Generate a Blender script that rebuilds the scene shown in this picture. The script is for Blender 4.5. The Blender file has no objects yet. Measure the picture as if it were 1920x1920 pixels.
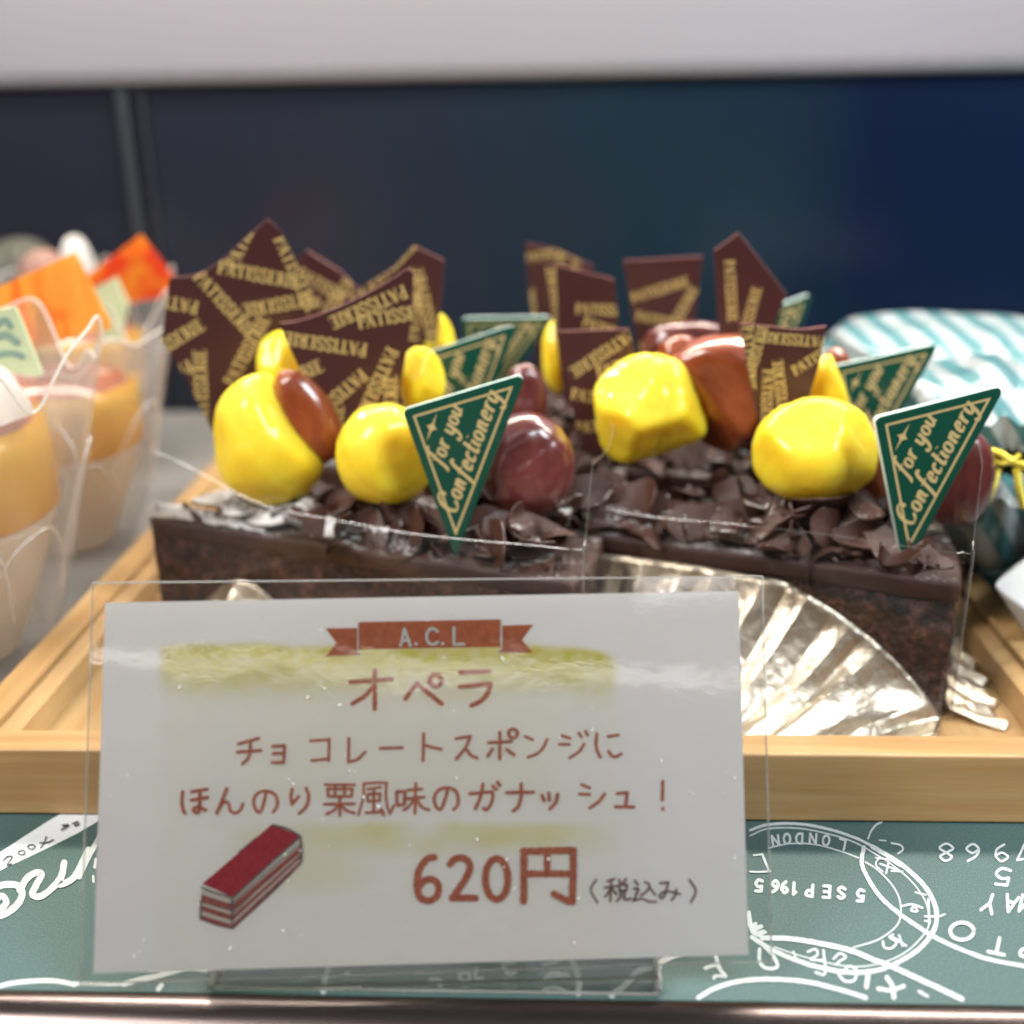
import bpy, bmesh, math, random
from mathutils import Vector, Matrix, noise
from mathutils.geometry import tessellate_polygon

# ---------------------------------------------------------------- camera, world, lamps, exposure
SC = bpy.context.scene
COL = SC.collection
CM = 0.01                       # everything below is written in centimetres
F, H = 2059.0, 14.0             # focal length in photo pixels, camera height above the paper (cm)
cY = Vector((79, 760, -2059)).normalized()
cX = Vector((1, .0016, .039)); cX = (cX - cX.dot(cY) * cY).normalized()
cZ = cX.cross(cY)
R = Matrix((cX, cY, cZ))
CAM = Vector((0, 0, H))
cam = bpy.data.cameras.new('camera')
cam.sensor_width = 36; cam.lens = 36 * F / 1920
cam.clip_start = .005; cam.clip_end = 20
cam.dof.use_dof = True; cam.dof.focus_distance = .212; cam.dof.aperture_fstop = 7.7
co = bpy.data.objects.new('camera', cam); COL.objects.link(co)
m4 = R.to_4x4(); m4.translation = CAM * CM; co.matrix_world = m4
SC.camera = co

wd = bpy.data.worlds.new('World'); SC.world = wd; wd.use_nodes = True
wn = wd.node_tree.nodes; wl = wd.node_tree.links
bg = wn['Background']
wtc = wn.new('ShaderNodeTexCoord'); wsp = wn.new('ShaderNodeSeparateXYZ'); wr = wn.new('ShaderNodeValToRGB')
wl.new(wtc.outputs['Generated'], wsp.inputs[0]); wl.new(wsp.outputs['Z'], wr.inputs[0]); wl.new(wr.outputs[0], bg.inputs[0])
wr.color_ramp.elements[0].color = (.20, .15, .12, 1); wr.color_ramp.elements[0].position = 0.0
wr.color_ramp.elements[1].color = (.80, .80, .84, 1); wr.color_ramp.elements[1].position = .9
bg.inputs[1].default_value = .20

def area(name, loc, aim, sx, sy, power, col):
    l = bpy.data.lights.new(name, 'AREA'); l.shape = 'RECTANGLE'; l.size = sx * CM; l.size_y = sy * CM
    l.energy = power; l.color = col
    o = bpy.data.objects.new(name, l); COL.objects.link(o); o.location = Vector(loc) * CM
    o.rotation_euler = (Vector(aim) - Vector(loc)).to_track_quat('-Z', 'Y').to_euler()
    return o
area('case_strip_lamp', (2, 42, 36), (0, 22, 2), 70, 1.8, 4.2, (1, .93, .82))
area('shop_lamp_warm', (-72, -26, 95), (0, 22, 3), 50, 50, 18.5, (1, .955, .91))
area('shop_lamp_cool', (72, -26, 95), (0, 22, 3), 50, 50, 18.5, (.84, .93, 1))
area('shop_tube_lamp', (-10, -118, 64.2), (-1, 17, 5), 104, 1.6, .30, (1, .97, .93))
area('shop_spot_lamp', (34, -113, 78), (1, 17, 5), 16, 9, .15, (1, .98, .96))

SC.view_settings.view_transform = 'Standard'
try: SC.view_settings.look = 'None'
except Exception: pass
SC.view_settings.exposure = 0.0; SC.view_settings.gamma = 1
SC.view_settings.use_curve_mapping = False
SC.cycles.max_bounces = 12; SC.cycles.transparent_max_bounces = 24
SC.cycles.sample_clamp_indirect = 6
try:
    SC.cycles.use_denoising = True
except Exception: pass

# ---------------------------------------------------------------- pixel rays (authoring aid: where a traced outline lies in the real scene)
def ray(px, py):
    return R @ Vector(((px - 960) / F, (960 - py) / F, -1))
def G(px, py, z=0.0):
    d = ray(px, py); return CAM + d * ((z - H) / d.z)
def PY(px, py, Y):
    d = ray(px, py); return CAM + d * (Y / d.y)
def ppc(p):                      # photo pixels per cm at a point
    return F / (-(R.transposed() @ (Vector(p) - CAM)).z)

# ---------------------------------------------------------------- mesh helpers
class MB:
    def __init__(s): s.v = []; s.f = []; s.m = []; s.c = None
    def vert(s, p): s.v.append(Vector(p)); return len(s.v) - 1
    def face(s, idx, mat=0): s.f.append(tuple(idx)); s.m.append(mat)
    def poly(s, pts, mat=0):
        i = len(s.v); s.v += [Vector(p) for p in pts]; s.face(range(i, i + len(pts)), mat)
    def grid(s, rows, closed_u=False, mat=0, flip=False):
        n = len(rows[0]); b = len(s.v)
        for r in rows: s.v += [Vector(p) for p in r]
        for i in range(len(rows) - 1):
            for j in range(n if closed_u else n - 1):
                k = (j + 1) % n
                q = (b + i * n + j, b + i * n + k, b + (i + 1) * n + k, b + (i + 1) * n + j)
                s.face(q[::-1] if flip else q, mat)
    def box(s, a, c, mat=0):
        x0, y0, z0 = a; x1, y1, z1 = c; b = len(s.v)
        s.v += [Vector((x, y, z)) for z in (z0, z1) for x, y in ((x0, y0), (x1, y0), (x1, y1), (x0, y1))]
        for q in ((3, 2, 1, 0), (4, 5, 6, 7), (0, 1, 5, 4), (1, 2, 6, 5), (2, 3, 7, 6), (3, 0, 4, 7)):
            s.face([b + i for i in q], mat)
    def tube(s, pts, rad, n=10, mat=0, caps=True):
        pts = [Vector(p) for p in pts]; rows = []
        up = Vector((0, 0, 1))
        for i, p in enumerate(pts):
            t = (pts[min(i + 1, len(pts) - 1)] - pts[max(i - 1, 0)]).normalized()
            a = t.cross(up)
            if a.length < .05: a = t.cross(Vector((1, 0, 0)))
            a.normalize(); b = a.cross(t)
            r = rad[i] if isinstance(rad, (list, tuple)) else rad
            rows.append([p + (a * math.cos(q) + b * math.sin(q)) * r for q in [2 * math.pi * k / n for k in range(n)]])
        base = len(s.v); s.grid(rows, True, mat)
        if caps:
            s.face([base + k for k in range(n)][::-1], mat); e = base + (len(rows) - 1) * n
            s.face([e + k for k in range(n)], mat)
    def slab(s, outline, nrm, th, mat=0, matside=None):
        """extruded outline (list of 3D points, planar), thickness th along nrm behind the face"""
        o = [Vector(p) for p in outline]; nrm = Vector(nrm).normalized(); n = len(o)
        tri = tessellate_polygon([o]); b = len(s.v); s.v += o; s.v += [p - nrm * th for p in o]
        for t in tri:
            a, b2, c = (o[i] for i in t)
            t = tuple(t) if (b2 - a).cross(c - a).dot(nrm) > 0 else tuple(t)[::-1]
            s.face([b + i for i in t], mat); s.face([b + n + i for i in t[::-1]], mat)
        for i in range(n):
            j = (i + 1) % n; s.face((b + i, b + n + i, b + n + j, b + j), mat if matside is None else matside)

def smooth_obj(o, ang=40):
    me = o.data
    for p in me.polygons: p.use_smooth = True
    bm = bmesh.new(); bm.from_mesh(me)
    for e in bm.edges:
        if len(e.link_faces) == 2 and e.calc_face_angle(0) > math.radians(ang): e.smooth = False
    bm.to_mesh(me); bm.free()

def obj(name, mb, mats, parent=None, origin=(0, 0, 0), smooth=None, sub=0, weld=False, bevel=0):
    origin = Vector(origin)
    me = bpy.data.meshes.new(name)
    me.from_pydata([tuple((v - origin) * CM) for v in mb.v], [], mb.f)
    if not isinstance(mats, (list, tuple)): mats = [mats]
    for m in mats: me.materials.append(m)
    me.polygons.foreach_set('material_index', mb.m)
    if mb.c is not None:
        at = me.color_attributes.new('print', 'FLOAT_COLOR', 'POINT')
        for i, c in enumerate(mb.c): at.data[i].color = (c[0], c[1], c[2], 1)
    me.update()
    if weld:
        bm = bmesh.new(); bm.from_mesh(me); bmesh.ops.remove_doubles(bm, verts=bm.verts, dist=1e-6)
        bmesh.ops.recalc_face_normals(bm, faces=bm.faces); bm.to_mesh(me); bm.free()
    o = bpy.data.objects.new(name, me); COL.objects.link(o)
    if parent is not None:
        o.parent = parent
    else:
        o.location = origin * CM
    if smooth is not None: smooth_obj(o, smooth)
    if bevel:
        bv = o.modifiers.new('bevel', 'BEVEL'); bv.width = bevel * CM; bv.segments = 3; bv.limit_method = 'ANGLE'; bv.angle_limit = math.radians(40)
    if sub:
        sb = o.modifiers.new('subdivision', 'SUBSURF'); sb.levels = sub; sb.render_levels = sub
    return o

def thing(name, loc):
    o = bpy.data.objects.new(name, None); COL.objects.link(o); o.location = Vector(loc) * CM
    o.empty_display_size = .01; return o
def tag(o, label, cat, group=None, kind=None):
    o['label'] = label; o['category'] = cat
    if group: o['group'] = group
    if kind: o['kind'] = kind
    return o
def dup(o, parent=None):
    c = o.copy(); COL.objects.link(c)
    if parent is not None: c.parent = parent
    for ch in list(o.children): dup(ch, c)
    return c

# ---------------------------------------------------------------- strokes (flat printed lettering)
def catmull(pts, n=8, closed=False):
    if len(pts) < 3: return [tuple(p) for p in pts]
    P = [Vector(p).to_2d() if len(p) == 2 else Vector(p) for p in pts]
    if closed: P = [P[-1]] + P + [P[0], P[1]]
    else: P = [P[0] * 2 - P[1]] + P + [P[-1] * 2 - P[-2]]
    out = []
    for i in range(1, len(P) - 2):
        a, b, c, d = P[i - 1], P[i], P[i + 1], P[i + 2]
        for k in range(n):
            t = k / n
            out.append(.5 * ((2 * b) + (c - a) * t + (2 * a - 5 * b + 4 * c - d) * t * t + (3 * b - a - 3 * c + d) * t ** 3))
    out.append(P[-2]); return [tuple(p) for p in out]
def ribbon(pts, w, cap=True, rough=0, rnd=None):
    """2D ribbon polygons around a polyline; w may be a number or a function of 0..1"""
    P = [Vector(p) for p in pts]; L, Rr = [], []; n = len(P)
    for i, p in enumerate(P):
        t = P[min(i + 1, n - 1)] - P[max(i - 1, 0)]
        if t.length < 1e-9: t = Vector((1, 0))
        t.normalize(); q = Vector((-t.y, t.x)); ww = (w(i / (n - 1)) if callable(w) else w) / 2
        a = b = ww
        if rough: a *= 1 + rnd.uniform(-rough, rough); b *= 1 + rnd.uniform(-rough, rough)
        L.append(p + q * a); Rr.append(p - q * b)
    polys = [[L[i], Rr[i], Rr[i + 1], L[i + 1]] for i in range(n - 1)]
    if cap:
        for i, s in ((0, -1), (n - 1, 1)):
            t = (P[min(i + 1, n - 1)] - P[max(i - 1, 0)]).normalized() * s; q = Vector((-t.y, t.x)) * s
            ww = (L[i] - Rr[i]).length / 2; c = (L[i] + Rr[i]) / 2
            polys.append([c + q * ww * s * math.cos(a) + t * ww * math.sin(a) for a in [math.pi * k / 6 for k in range(7)]])
    return [[tuple(p) for p in poly] for poly in polys]
def densify(pts, step):
    out = []
    for i in range(len(pts) - 1):
        a, b = Vector(pts[i]), Vector(pts[i + 1]); n = max(1, int((b - a).length / step))
        out += [tuple(a + (b - a) * k / n) for k in range(n)]
    out.append(tuple(pts[-1])); return out
def ring(c, rx, ry=None, n=22):
    ry = ry or rx
    return [(c[0] + rx * math.cos(2 * math.pi * k / n), c[1] + ry * math.sin(2 * math.pi * k / n)) for k in range(n + 1)]

# ---------------------------------------------------------------- materials
def mat(name):
    m = bpy.data.materials.new(name); m.use_nodes = True
    nt = m.node_tree; b = nt.nodes['Principled BSDF']; return m, nt, b
def nd(nt, t, **kw):
    n = nt.nodes.new(t)
    for k, v in kw.items():
        if k in n.inputs: n.inputs[k].default_value = v
        else: setattr(n, k, v)
    return n
def S(b, **kw):
    for k, v in kw.items():
        k = k.replace('_', ' ')
        if k in b.inputs: b.inputs[k].default_value = v
def coords(nt, scale=(1, 1, 1), rot=(0, 0, 0)):
    t = nd(nt, 'ShaderNodeTexCoord'); mp = nd(nt, 'ShaderNodeMapping')
    mp.inputs['Scale'].default_value = scale; mp.inputs['Rotation'].default_value = rot
    nt.links.new(t.outputs['Object'], mp.inputs[0]); return mp.outputs[0]
def noise_n(nt, vec, scale, detail=4, rough=.55, dist=0):
    n = nd(nt, 'ShaderNodeTexNoise'); n.inputs['Scale'].default_value = scale; n.inputs['Detail'].default_value = detail
    n.inputs['Roughness'].default_value = rough; n.inputs['Distortion'].default_value = dist
    if vec is not None: nt.links.new(vec, n.inputs['Vector'])
    return n.outputs[0]
def ramp(nt, fac, stops, interp='LINEAR'):
    r = nd(nt, 'ShaderNodeValToRGB'); cr = r.color_ramp; cr.interpolation = interp
    while len(cr.elements) < len(stops): cr.elements.new(.5)
    for e, (p, c) in zip(cr.elements, stops): e.position = p; e.color = (*c, 1)
    nt.links.new(fac, r.inputs[0]); return r.outputs[0]
def mixc(nt, fac, a, b):
    m = nd(nt, 'ShaderNodeMix'); m.data_type = 'RGBA'
    for sock, v in ((m.inputs[0], fac), (m.inputs[6], a), (m.inputs[7], b)):
        if hasattr(v, 'links'): nt.links.new(v, sock)
        elif isinstance(v, (int, float)): sock.default_value = v
        else: sock.default_value = (*v, 1)
    return m.outputs[2]
def mathn(nt, op, a, b=None, clamp=False):
    m = nd(nt, 'ShaderNodeMath', operation=op); m.use_clamp = clamp
    for s, v in ((m.inputs[0], a), (m.inputs[1], b)):
        if v is None: continue
        if hasattr(v, 'links'): nt.links.new(v, s)
        else: s.default_value = v
    return m.outputs[0]
def bump(nt, b, h, strength=.3, dist=.001):
    n = nd(nt, 'ShaderNodeBump'); n.inputs['Strength'].default_value = strength; n.inputs['Distance'].default_value = dist
    nt.links.new(h, n.inputs['Height']); nt.links.new(n.outputs[0], b.inputs['Normal']); return n

def flat(name, col, rough=.5, spec=.5, metal=0, coat=0, var=.12, scale=400):
    m, nt, b = mat(name); v = coords(nt); n = noise_n(nt, v, scale)
    c = mixc(nt, n, tuple(x * (1 - var) for x in col), tuple(min(1, x * (1 + var)) for x in col))
    nt.links.new(c, b.inputs['Base Color']); S(b, Roughness=rough, Metallic=metal, Coat_Weight=coat); b.inputs['Specular IOR Level'].default_value = spec
    return m

def wood(name, axis, dark=1.0):
    m, nt, b = mat(name)
    sc = {'x': (.06, 1, 1), 'y': (1, .06, 1)}[axis]
    v = coords(nt, sc)
    n1 = noise_n(nt, v, 420, 5, .6, .6); n2 = noise_n(nt, coords(nt, sc), 90, 3, .5, 1.2); n3 = noise_n(nt, coords(nt, tuple(s * 1.0 for s in sc)), 1500, 2)
    c = ramp(nt, n2, [(.25, (.335 * dark, .190 * dark, .072 * dark)), (.55, (.45 * dark, .285 * dark, .125 * dark)), (.8, (.495 * dark, .335 * dark, .155 * dark))])
    c2 = mixc(nt, ramp(nt, n1, [(.35, (0, 0, 0)), (.62, (1, 1, 1))]), (.36 * dark, .18 * dark, .06 * dark), c)
    c3 = mixc(nt, .5, c2, c)
    nt.links.new(c3, b.inputs['Base Color']); S(b, Roughness=.42); b.inputs['Specular IOR Level'].default_value = .4
    bump(nt, b, mathn(nt, 'ADD', n1, n3), .18, .0002); return m
M = {}
M['wood_x'] = wood('wood_along_x', 'x'); M['wood_y'] = wood('wood_along_y', 'y'); M['wood_base'] = wood('wood_base', 'y', .86)

m, nt, b = mat('printed_green_paper')
v = coords(nt); n = noise_n(nt, v, 2600, 3, .7); n2 = noise_n(nt, v, 60, 3)
c = ramp(nt, n, [(.3, (.028, .066, .064)), (.52, (.044, .092, .087)), (.75, (.10, .16, .152))])
c = mixc(nt, mathn(nt, 'MULTIPLY', n2, .4), c, (.042, .086, .084))
nt.links.new(c, b.inputs['Base Color']); S(b, Roughness=.62); bump(nt, b, n, .25, .0002); M['green_paper'] = m
M['white_print'] = flat('white_print', (.44, .475, .47), .6, var=.08, scale=1500)
M['pale_print'] = flat('pale_print', (.62, .66, .68), .6, var=.1, scale=900)
M['dark_print'] = flat('dark_print', (.04, .05, .06), .6)

m, nt, b = mat('brushed_metal'); v = coords(nt, (.02, 1, 1)); n = noise_n(nt, v, 3000, 2)
nt.links.new(ramp(nt, n, [(.3, (.12, .095, .092)), (.7, (.16, .13, .125))]), b.inputs['Base Color']); S(b, Metallic=1, Roughness=.25); bump(nt, b, n, .06, .0001); M['rail'] = m

m, nt, b = mat('dark_back_panel'); v = coords(nt, (1, 1, .45)); n = noise_n(nt, v, 5.5, 3, .5, .3)
sx = nd(nt, 'ShaderNodeSeparateXYZ'); nt.links.new(coords(nt), sx.inputs[0])
fx = mathn(nt, 'ADD', mathn(nt, 'MULTIPLY', sx.outputs[0], 1.5), mathn(nt, 'ADD', mathn(nt, 'MULTIPLY', n, .5), .25))  # faint reflections in the panel painted as a drifting left-to-right tone
c = ramp(nt, fx, [(.12, (.013, .0135, .022)), (.36, (.0100, .0145, .025)), (.55, (.0060, .0165, .027)), (.72, (.0018, .0062, .024)), (.95, (.002, .008, .029))])
nt.links.new(c, b.inputs['Base Color']); S(b, Roughness=.28); b.inputs['Specular IOR Level'].default_value = .35; M['back'] = m
M['upper_white'] = flat('white_enamel', (.25, .24, .265), .5, var=.03, scale=12)
M['post'] = flat('grey_post', (.017, .020, .027), .5)
M['grey_board'] = flat('grey_board', (.17, .16, .148), .42, var=.05, scale=40)

def sponge_mat():
    m, nt, b = mat('chocolate_sponge'); v = coords(nt)
    n = noise_n(nt, v, 330, 7, .72); n2 = ramp(nt, noise_n(nt, v, 120, 3, .6), [(.4, (0, 0, 0)), (.62, (1, 1, 1))])
    vo = nd(nt, 'ShaderNodeTexVoronoi'); vo.inputs['Scale'].default_value = 620; nt.links.new(v, vo.inputs['Vector'])
    c = ramp(nt, n, [(.38, (.007, .003, .003)), (.48, (.036, .013, .012)), (.56, (.110, .038, .030)), (.68, (.26, .12, .095))])
    c = mixc(nt, mathn(nt, 'MULTIPLY', n2, .62), c, (.026, .009, .009))
    nt.links.new(c, b.inputs['Base Color']); S(b, Roughness=.62)
    bump(nt, b, mathn(nt, 'ADD', n, mathn(nt, 'MULTIPLY', vo.outputs['Distance'], .7)), .9, .0012); return m
M['sponge'] = sponge_mat()

def dusted(name, base, amount, rough=.38, lo=.42, hi=.62):
    """chocolate with icing sugar that has settled on faces looking up"""
    m, nt, b = mat(name); v = coords(nt)
    n = noise_n(nt, v, 900, 5, .75); n2 = noise_n(nt, v, 70, 3, .6); n3 = noise_n(nt, v, 260, 4)
    g = nd(nt, 'ShaderNodeNewGeometry'); sp = nd(nt, 'ShaderNodeSeparateXYZ'); nt.links.new(g.outputs['Normal'], sp.inputs[0])
    upz = mathn(nt, 'ABSOLUTE', sp.outputs[2])
    k = mathn(nt, 'ADD', mathn(nt, 'MULTIPLY', n, .55), mathn(nt, 'MULTIPLY', n2, .75))
    k = mathn(nt, 'ADD', k, mathn(nt, 'MULTIPLY', upz, .32)); k = mathn(nt, 'SUBTRACT', k, 1 - amount)
    mask = ramp(nt, k, [(lo, (0, 0, 0)), (hi, (1, 1, 1))])
    c0 = mixc(nt, n3, tuple(x * .7 for x in base), tuple(x * 1.35 for x in base))
    c = mixc(nt, mask, c0, (.72, .69, .66))
    nt.links.new(c, b.inputs['Base Color'])
    rr = nd(nt, 'ShaderNodeMapRange'); nt.links.new(mask, rr.inputs[0]); rr.inputs[3].default_value = rough; rr.inputs[4].default_value = .9
    nt.links.new(rr.outputs[0], b.inputs['Roughness'])
    bump(nt, b, mathn(nt, 'ADD', mathn(nt, 'MULTIPLY', mask, 1.2), mathn(nt, 'MULTIPLY', n, .5)), .7, .0006); return m
M['ganache'] = dusted('ganache', (.050, .019, .014), .46, .55)
M['shaving'] = dusted('chocolate_shaving', (.060, .021, .013), .50, .46, .47, .56)
M['sugar_bed'] = dusted('icing_sugar_bed', (.045, .02, .014), .92, .4, .46, .60)
M['sugar_top'] = dusted('sugared_top', (.045, .02, .014), .62, .4, .46, .58)

def chestnut_yellow():
    m, nt, b = mat('yellow_chestnut'); v = coords(nt); n = noise_n(nt, v, 110, 4, .6); n2 = noise_n(nt, v, 500, 3)
    c = ramp(nt, n, [(.26, (.77, .49, .012)), (.40, (.81, .58, .018)), (.6, (.82, .63, .03)), (.78, (.85, .72, .11))])
    nt.links.new(c, b.inputs['Base Color'])
    S(b, Roughness=.6, Subsurface_Weight=.9, Subsurface_Scale=.008, Coat_Weight=.5, Coat_Roughness=.04)
    b.inputs['Subsurface Radius'].default_value = (1, .75, .12); b.inputs['Specular IOR Level'].default_value = .35
    ng = noise_n(nt, coords(nt, (1, 1, .4)), 120, 5, .6, 1.3)
    bump(nt, b, mathn(nt, 'ADD', mathn(nt, 'MULTIPLY', ng, 1.6), mathn(nt, 'MULTIPLY', n2, .35)), .28, .001); return m
M['yellow'] = chestnut_yellow()
def chestnut_brown(name, d, l):
    m, nt, b = mat(name); v = coords(nt, (1, 1, .5)); n = noise_n(nt, v, 120, 6, .7, .5); n2 = noise_n(nt, coords(nt), 70, 3)
    c = ramp(nt, n, [(.32, d), (.5, tuple((x + y) / 2 for x, y in zip(d, l))), (.72, l)])
    c = mixc(nt, mathn(nt, 'MULTIPLY', n2, .5), c, d)
    nt.links.new(c, b.inputs['Base Color']); S(b, Roughness=.3, Coat_Weight=1.0, Coat_Roughness=.04, Subsurface_Weight=.4, Subsurface_Scale=.004)
    b.inputs['Subsurface Radius'].default_value = (1, .3, .1)
    bump(nt, b, n, .3, .0007); return m
M['brown'] = chestnut_brown('syrup_brown_chestnut', (.17, .030, .008), (.38, .090, .020))
M['maroon'] = chestnut_brown('maroon_chestnut', (.085, .013, .011), (.20, .046, .040))
M['choc'] = flat('dark_chocolate', (.055, .017, .016), .36, .45, var=.15, scale=60)
M['choc_edge'] = flat('chocolate_edge', (.17, .055, .048), .5, var=.1)
M['gold'] = flat('gold_print', (.66, .47, .17), .45, .5, metal=.25, var=.18, scale=900)
M['pick'] = flat('green_plastic', (.006, .058, .036), .26, .5, var=.1, scale=80)
M['pick_edge'] = flat('pale_plastic_edge', (.62, .74, .69), .3)
M['pick_gold'] = flat('pick_gold_print', (.50, .37, .16), .5, var=.1, scale=700)
M['pick_cream'] = flat('cream_pick_plastic', (.50, .56, .34), .4)
M['pick_pattern'] = flat('cream_pick_pattern', (.20, .30, .24), .5)

def film(name, alpha_lo, alpha_hi, col=(1, 1, 1), rough=.06, bumps=0, bscale=40, diff=0):
    m, nt, b = mat(name); nt.nodes.remove(b); out = nt.nodes['Material Output']
    tr = nd(nt, 'ShaderNodeBsdfTransparent'); gl = nd(nt, 'ShaderNodeBsdfGlossy'); gl.inputs['Roughness'].default_value = rough
    tr.inputs[0].default_value = (*col, 1)
    fr = nd(nt, 'ShaderNodeFresnel'); fr.inputs[0].default_value = 1.48
    mr = nd(nt, 'ShaderNodeMapRange'); mr.inputs[3].default_value = alpha_lo; mr.inputs[4].default_value = alpha_hi
    nt.links.new(fr.outputs[0], mr.inputs[0])
    mx = nd(nt, 'ShaderNodeMixShader'); nt.links.new(mr.outputs[0], mx.inputs[0]); nt.links.new(tr.outputs[0], mx.inputs[1])
    src = gl.outputs[0]
    nt.links.new(src, mx.inputs[2]); sh = mx.outputs[0]
    if bumps:
        v = coords(nt); n = noise_n(nt, v, bscale, 3, .5, .4)
        bn = nd(nt, 'ShaderNodeBump'); bn.inputs['Strength'].default_value = bumps; bn.inputs['Distance'].default_value = .002
        nt.links.new(n, bn.inputs['Height']); nt.links.new(bn.outputs[0], gl.inputs['Normal']); nt.links.new(bn.outputs[0], fr.inputs['Normal'])
    if diff:
        df = nd(nt, 'ShaderNodeBsdfDiffuse'); df.inputs[0].default_value = (.85, .82, .80, 1); tl = nd(nt, 'ShaderNodeBsdfTranslucent'); tl.inputs[0].default_value = (.85, .80, .76, 1)
        a = nd(nt, 'ShaderNodeAddShader'); h = nd(nt, 'ShaderNodeMixShader'); h.inputs[0].default_value = .5
        nt.links.new(df.outputs[0], h.inputs[1]); nt.links.new(tl.outputs[0], h.inputs[2])
        v = coords(nt); n = noise_n(nt, v, 60, 3, .5, .5)
        q = nd(nt, 'ShaderNodeMapRange'); q.inputs[3].default_value = diff * .55; q.inputs[4].default_value = diff * 1.45; nt.links.new(n, q.inputs[0])
        m2 = nd(nt, 'ShaderNodeMixShader'); nt.links.new(q.outputs[0], m2.inputs[0]); nt.links.new(sh, m2.inputs[1]); nt.links.new(h.outputs[0], m2.inputs[2]); sh = m2.outputs[0]
    nt.links.new(sh, out.inputs['Surface']); return m
M['film'] = film('clear_cake_film', .018, .5, bumps=.25, bscale=25)
M['pouch'] = film('laminate_film', .04, .8, rough=.04, bumps=.012, bscale=220)
M['acrylic'] = film('clear_acrylic', .02, .7, (.97, .985, .98), .03)
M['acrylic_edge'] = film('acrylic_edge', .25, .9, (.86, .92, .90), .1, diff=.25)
M['cup_fold'] = film('cup_film_fold', .15, .6, rough=.2, diff=.35)
M['cup_film'] = film('frosted_cup_film', .03, .45, rough=.16, bumps=.5, bscale=60, diff=.11)

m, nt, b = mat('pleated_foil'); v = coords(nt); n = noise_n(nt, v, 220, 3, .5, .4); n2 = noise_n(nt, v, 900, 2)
nt.links.new(ramp(nt, n, [(.3, (.50, .425, .325)), (.7, (.64, .555, .44))]), b.inputs['Base Color']); S(b, Metallic=1, Roughness=.42)  # tan of the wood reflected in silver foil is put into this colour
vf = nd(nt, 'ShaderNodeTexVoronoi'); vf.inputs['Scale'].default_value = 190; vf.feature = 'DISTANCE_TO_EDGE'; nt.links.new(coords(nt, (1, 1, .6)), vf.inputs['Vector'])
bump(nt, b, mathn(nt, 'ADD', n, mathn(nt, 'MULTIPLY', vf.outputs['Distance'], .8)), .55, .0008); M['foil'] = m

m, nt, b = mat('price_card_paper'); at = nd(nt, 'ShaderNodeVertexColor'); at.layer_name = 'print'
n = noise_n(nt, coords(nt), 1800, 2); nt.links.new(mixc(nt, mathn(nt, 'MULTIPLY', n, .06), at.outputs[0], (.42, .40, .36)), b.inputs['Base Color']); S(b, Roughness=.55); ctl = nd(nt, 'ShaderNodeBsdfTranslucent'); nt.links.new(at.outputs[0], ctl.inputs[0]); cmx = nd(nt, 'ShaderNodeMixShader'); cmx.inputs[0].default_value = .14
nt.links.new(b.outputs[0], cmx.inputs[1]); nt.links.new(ctl.outputs[0], cmx.inputs[2]); nt.links.new(cmx.outputs[0], nt.nodes['Material Output'].inputs['Surface']); M['card'] = m
def ink(name, a, bcol, scale=1600):
    m, nt, b = mat(name); n = noise_n(nt, coords(nt), scale, 3, .7)
    nt.links.new(ramp(nt, n, [(.36, a), (.62, bcol)]), b.inputs['Base Color']); S(b, Roughness=.6); return m
M['ink'] = ink('brown_red_ink', (.36, .095, .045), (.55, .18, .10))
M['ink_dark'] = ink('grey_brown_ink', (.12, .075, .065), (.27, .15, .13))
M['ribbon'] = ink('orange_ribbon_ink', (.40, .095, .030), (.50, .135, .045), 900)
M['card_red'] = ink('red_icing_ink', (.34, .022, .035), (.43, .035, .05), 900)
M['card_brown'] = ink('red_brown_ink', (.26, .06, .05), (.40, .12, .10))
M['card_line'] = ink('grey_line_ink', (.10, .085, .075), (.24, .19, .17))
M['card_cream'] = flat('cream_ink', (.60, .56, .47), .6)
M['card_white'] = flat('white_ink', (.62, .60, .56), .6)

def glow(nt, b, f):
    tl = nd(nt, 'ShaderNodeBsdfTranslucent'); src = b.inputs['Base Color'].links[0].from_socket; nt.links.new(src, tl.inputs[0])
    mx = nd(nt, 'ShaderNodeMixShader'); mx.inputs[0].default_value = f; nt.links.new(b.outputs[0], mx.inputs[1]); nt.links.new(tl.outputs[0], mx.inputs[2])
    nt.links.new(mx.outputs[0], nt.nodes['Material Output'].inputs['Surface'])
M['custard'] = flat('custard', (.95, .54, .025), .35, var=.15, scale=60, coat=.3)
M['cream'] = flat('whipped_cream', (.86, .83, .78), .6, var=.03, scale=60)
for nm_ in ('custard', 'cream'):
    nt_ = M[nm_].node_tree; glow(nt_, nt_.nodes['Principled BSDF'], .62)
M['caramel'] = flat('caramel', (.28, .07, .02), .2, var=.3, scale=80, coat=.6)
m, nt, b = mat('orange_white_chocolate'); n = noise_n(nt, coords(nt, (1, 1, .3), (0, .5, 0)), 130, 4, .6, .8)
nt.links.new(ramp(nt, n, [(.36, (.84, .22, .03)), (.46, (.90, .45, .07)), (.66, (.92, .54, .11))]), b.inputs['Base Color']); S(b, Roughness=.4); glow(nt, b, .5); M['orange'] = m
m, nt, b = mat('red_orange_chocolate'); n = noise_n(nt, coords(nt), 55, 3, .6, .6)
nt.links.new(ramp(nt, n, [(.40, (.80, .08, .02)), (.55, (.88, .32, .03)), (.7, (.90, .40, .05))]), b.inputs['Base Color']); S(b, Roughness=.4); glow(nt, b, .5); M['orange_red'] = m
m, nt, b = mat('striped_wrapper'); v = coords(nt, (1, 1, 1), (0, math.radians(35), 0))
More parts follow.
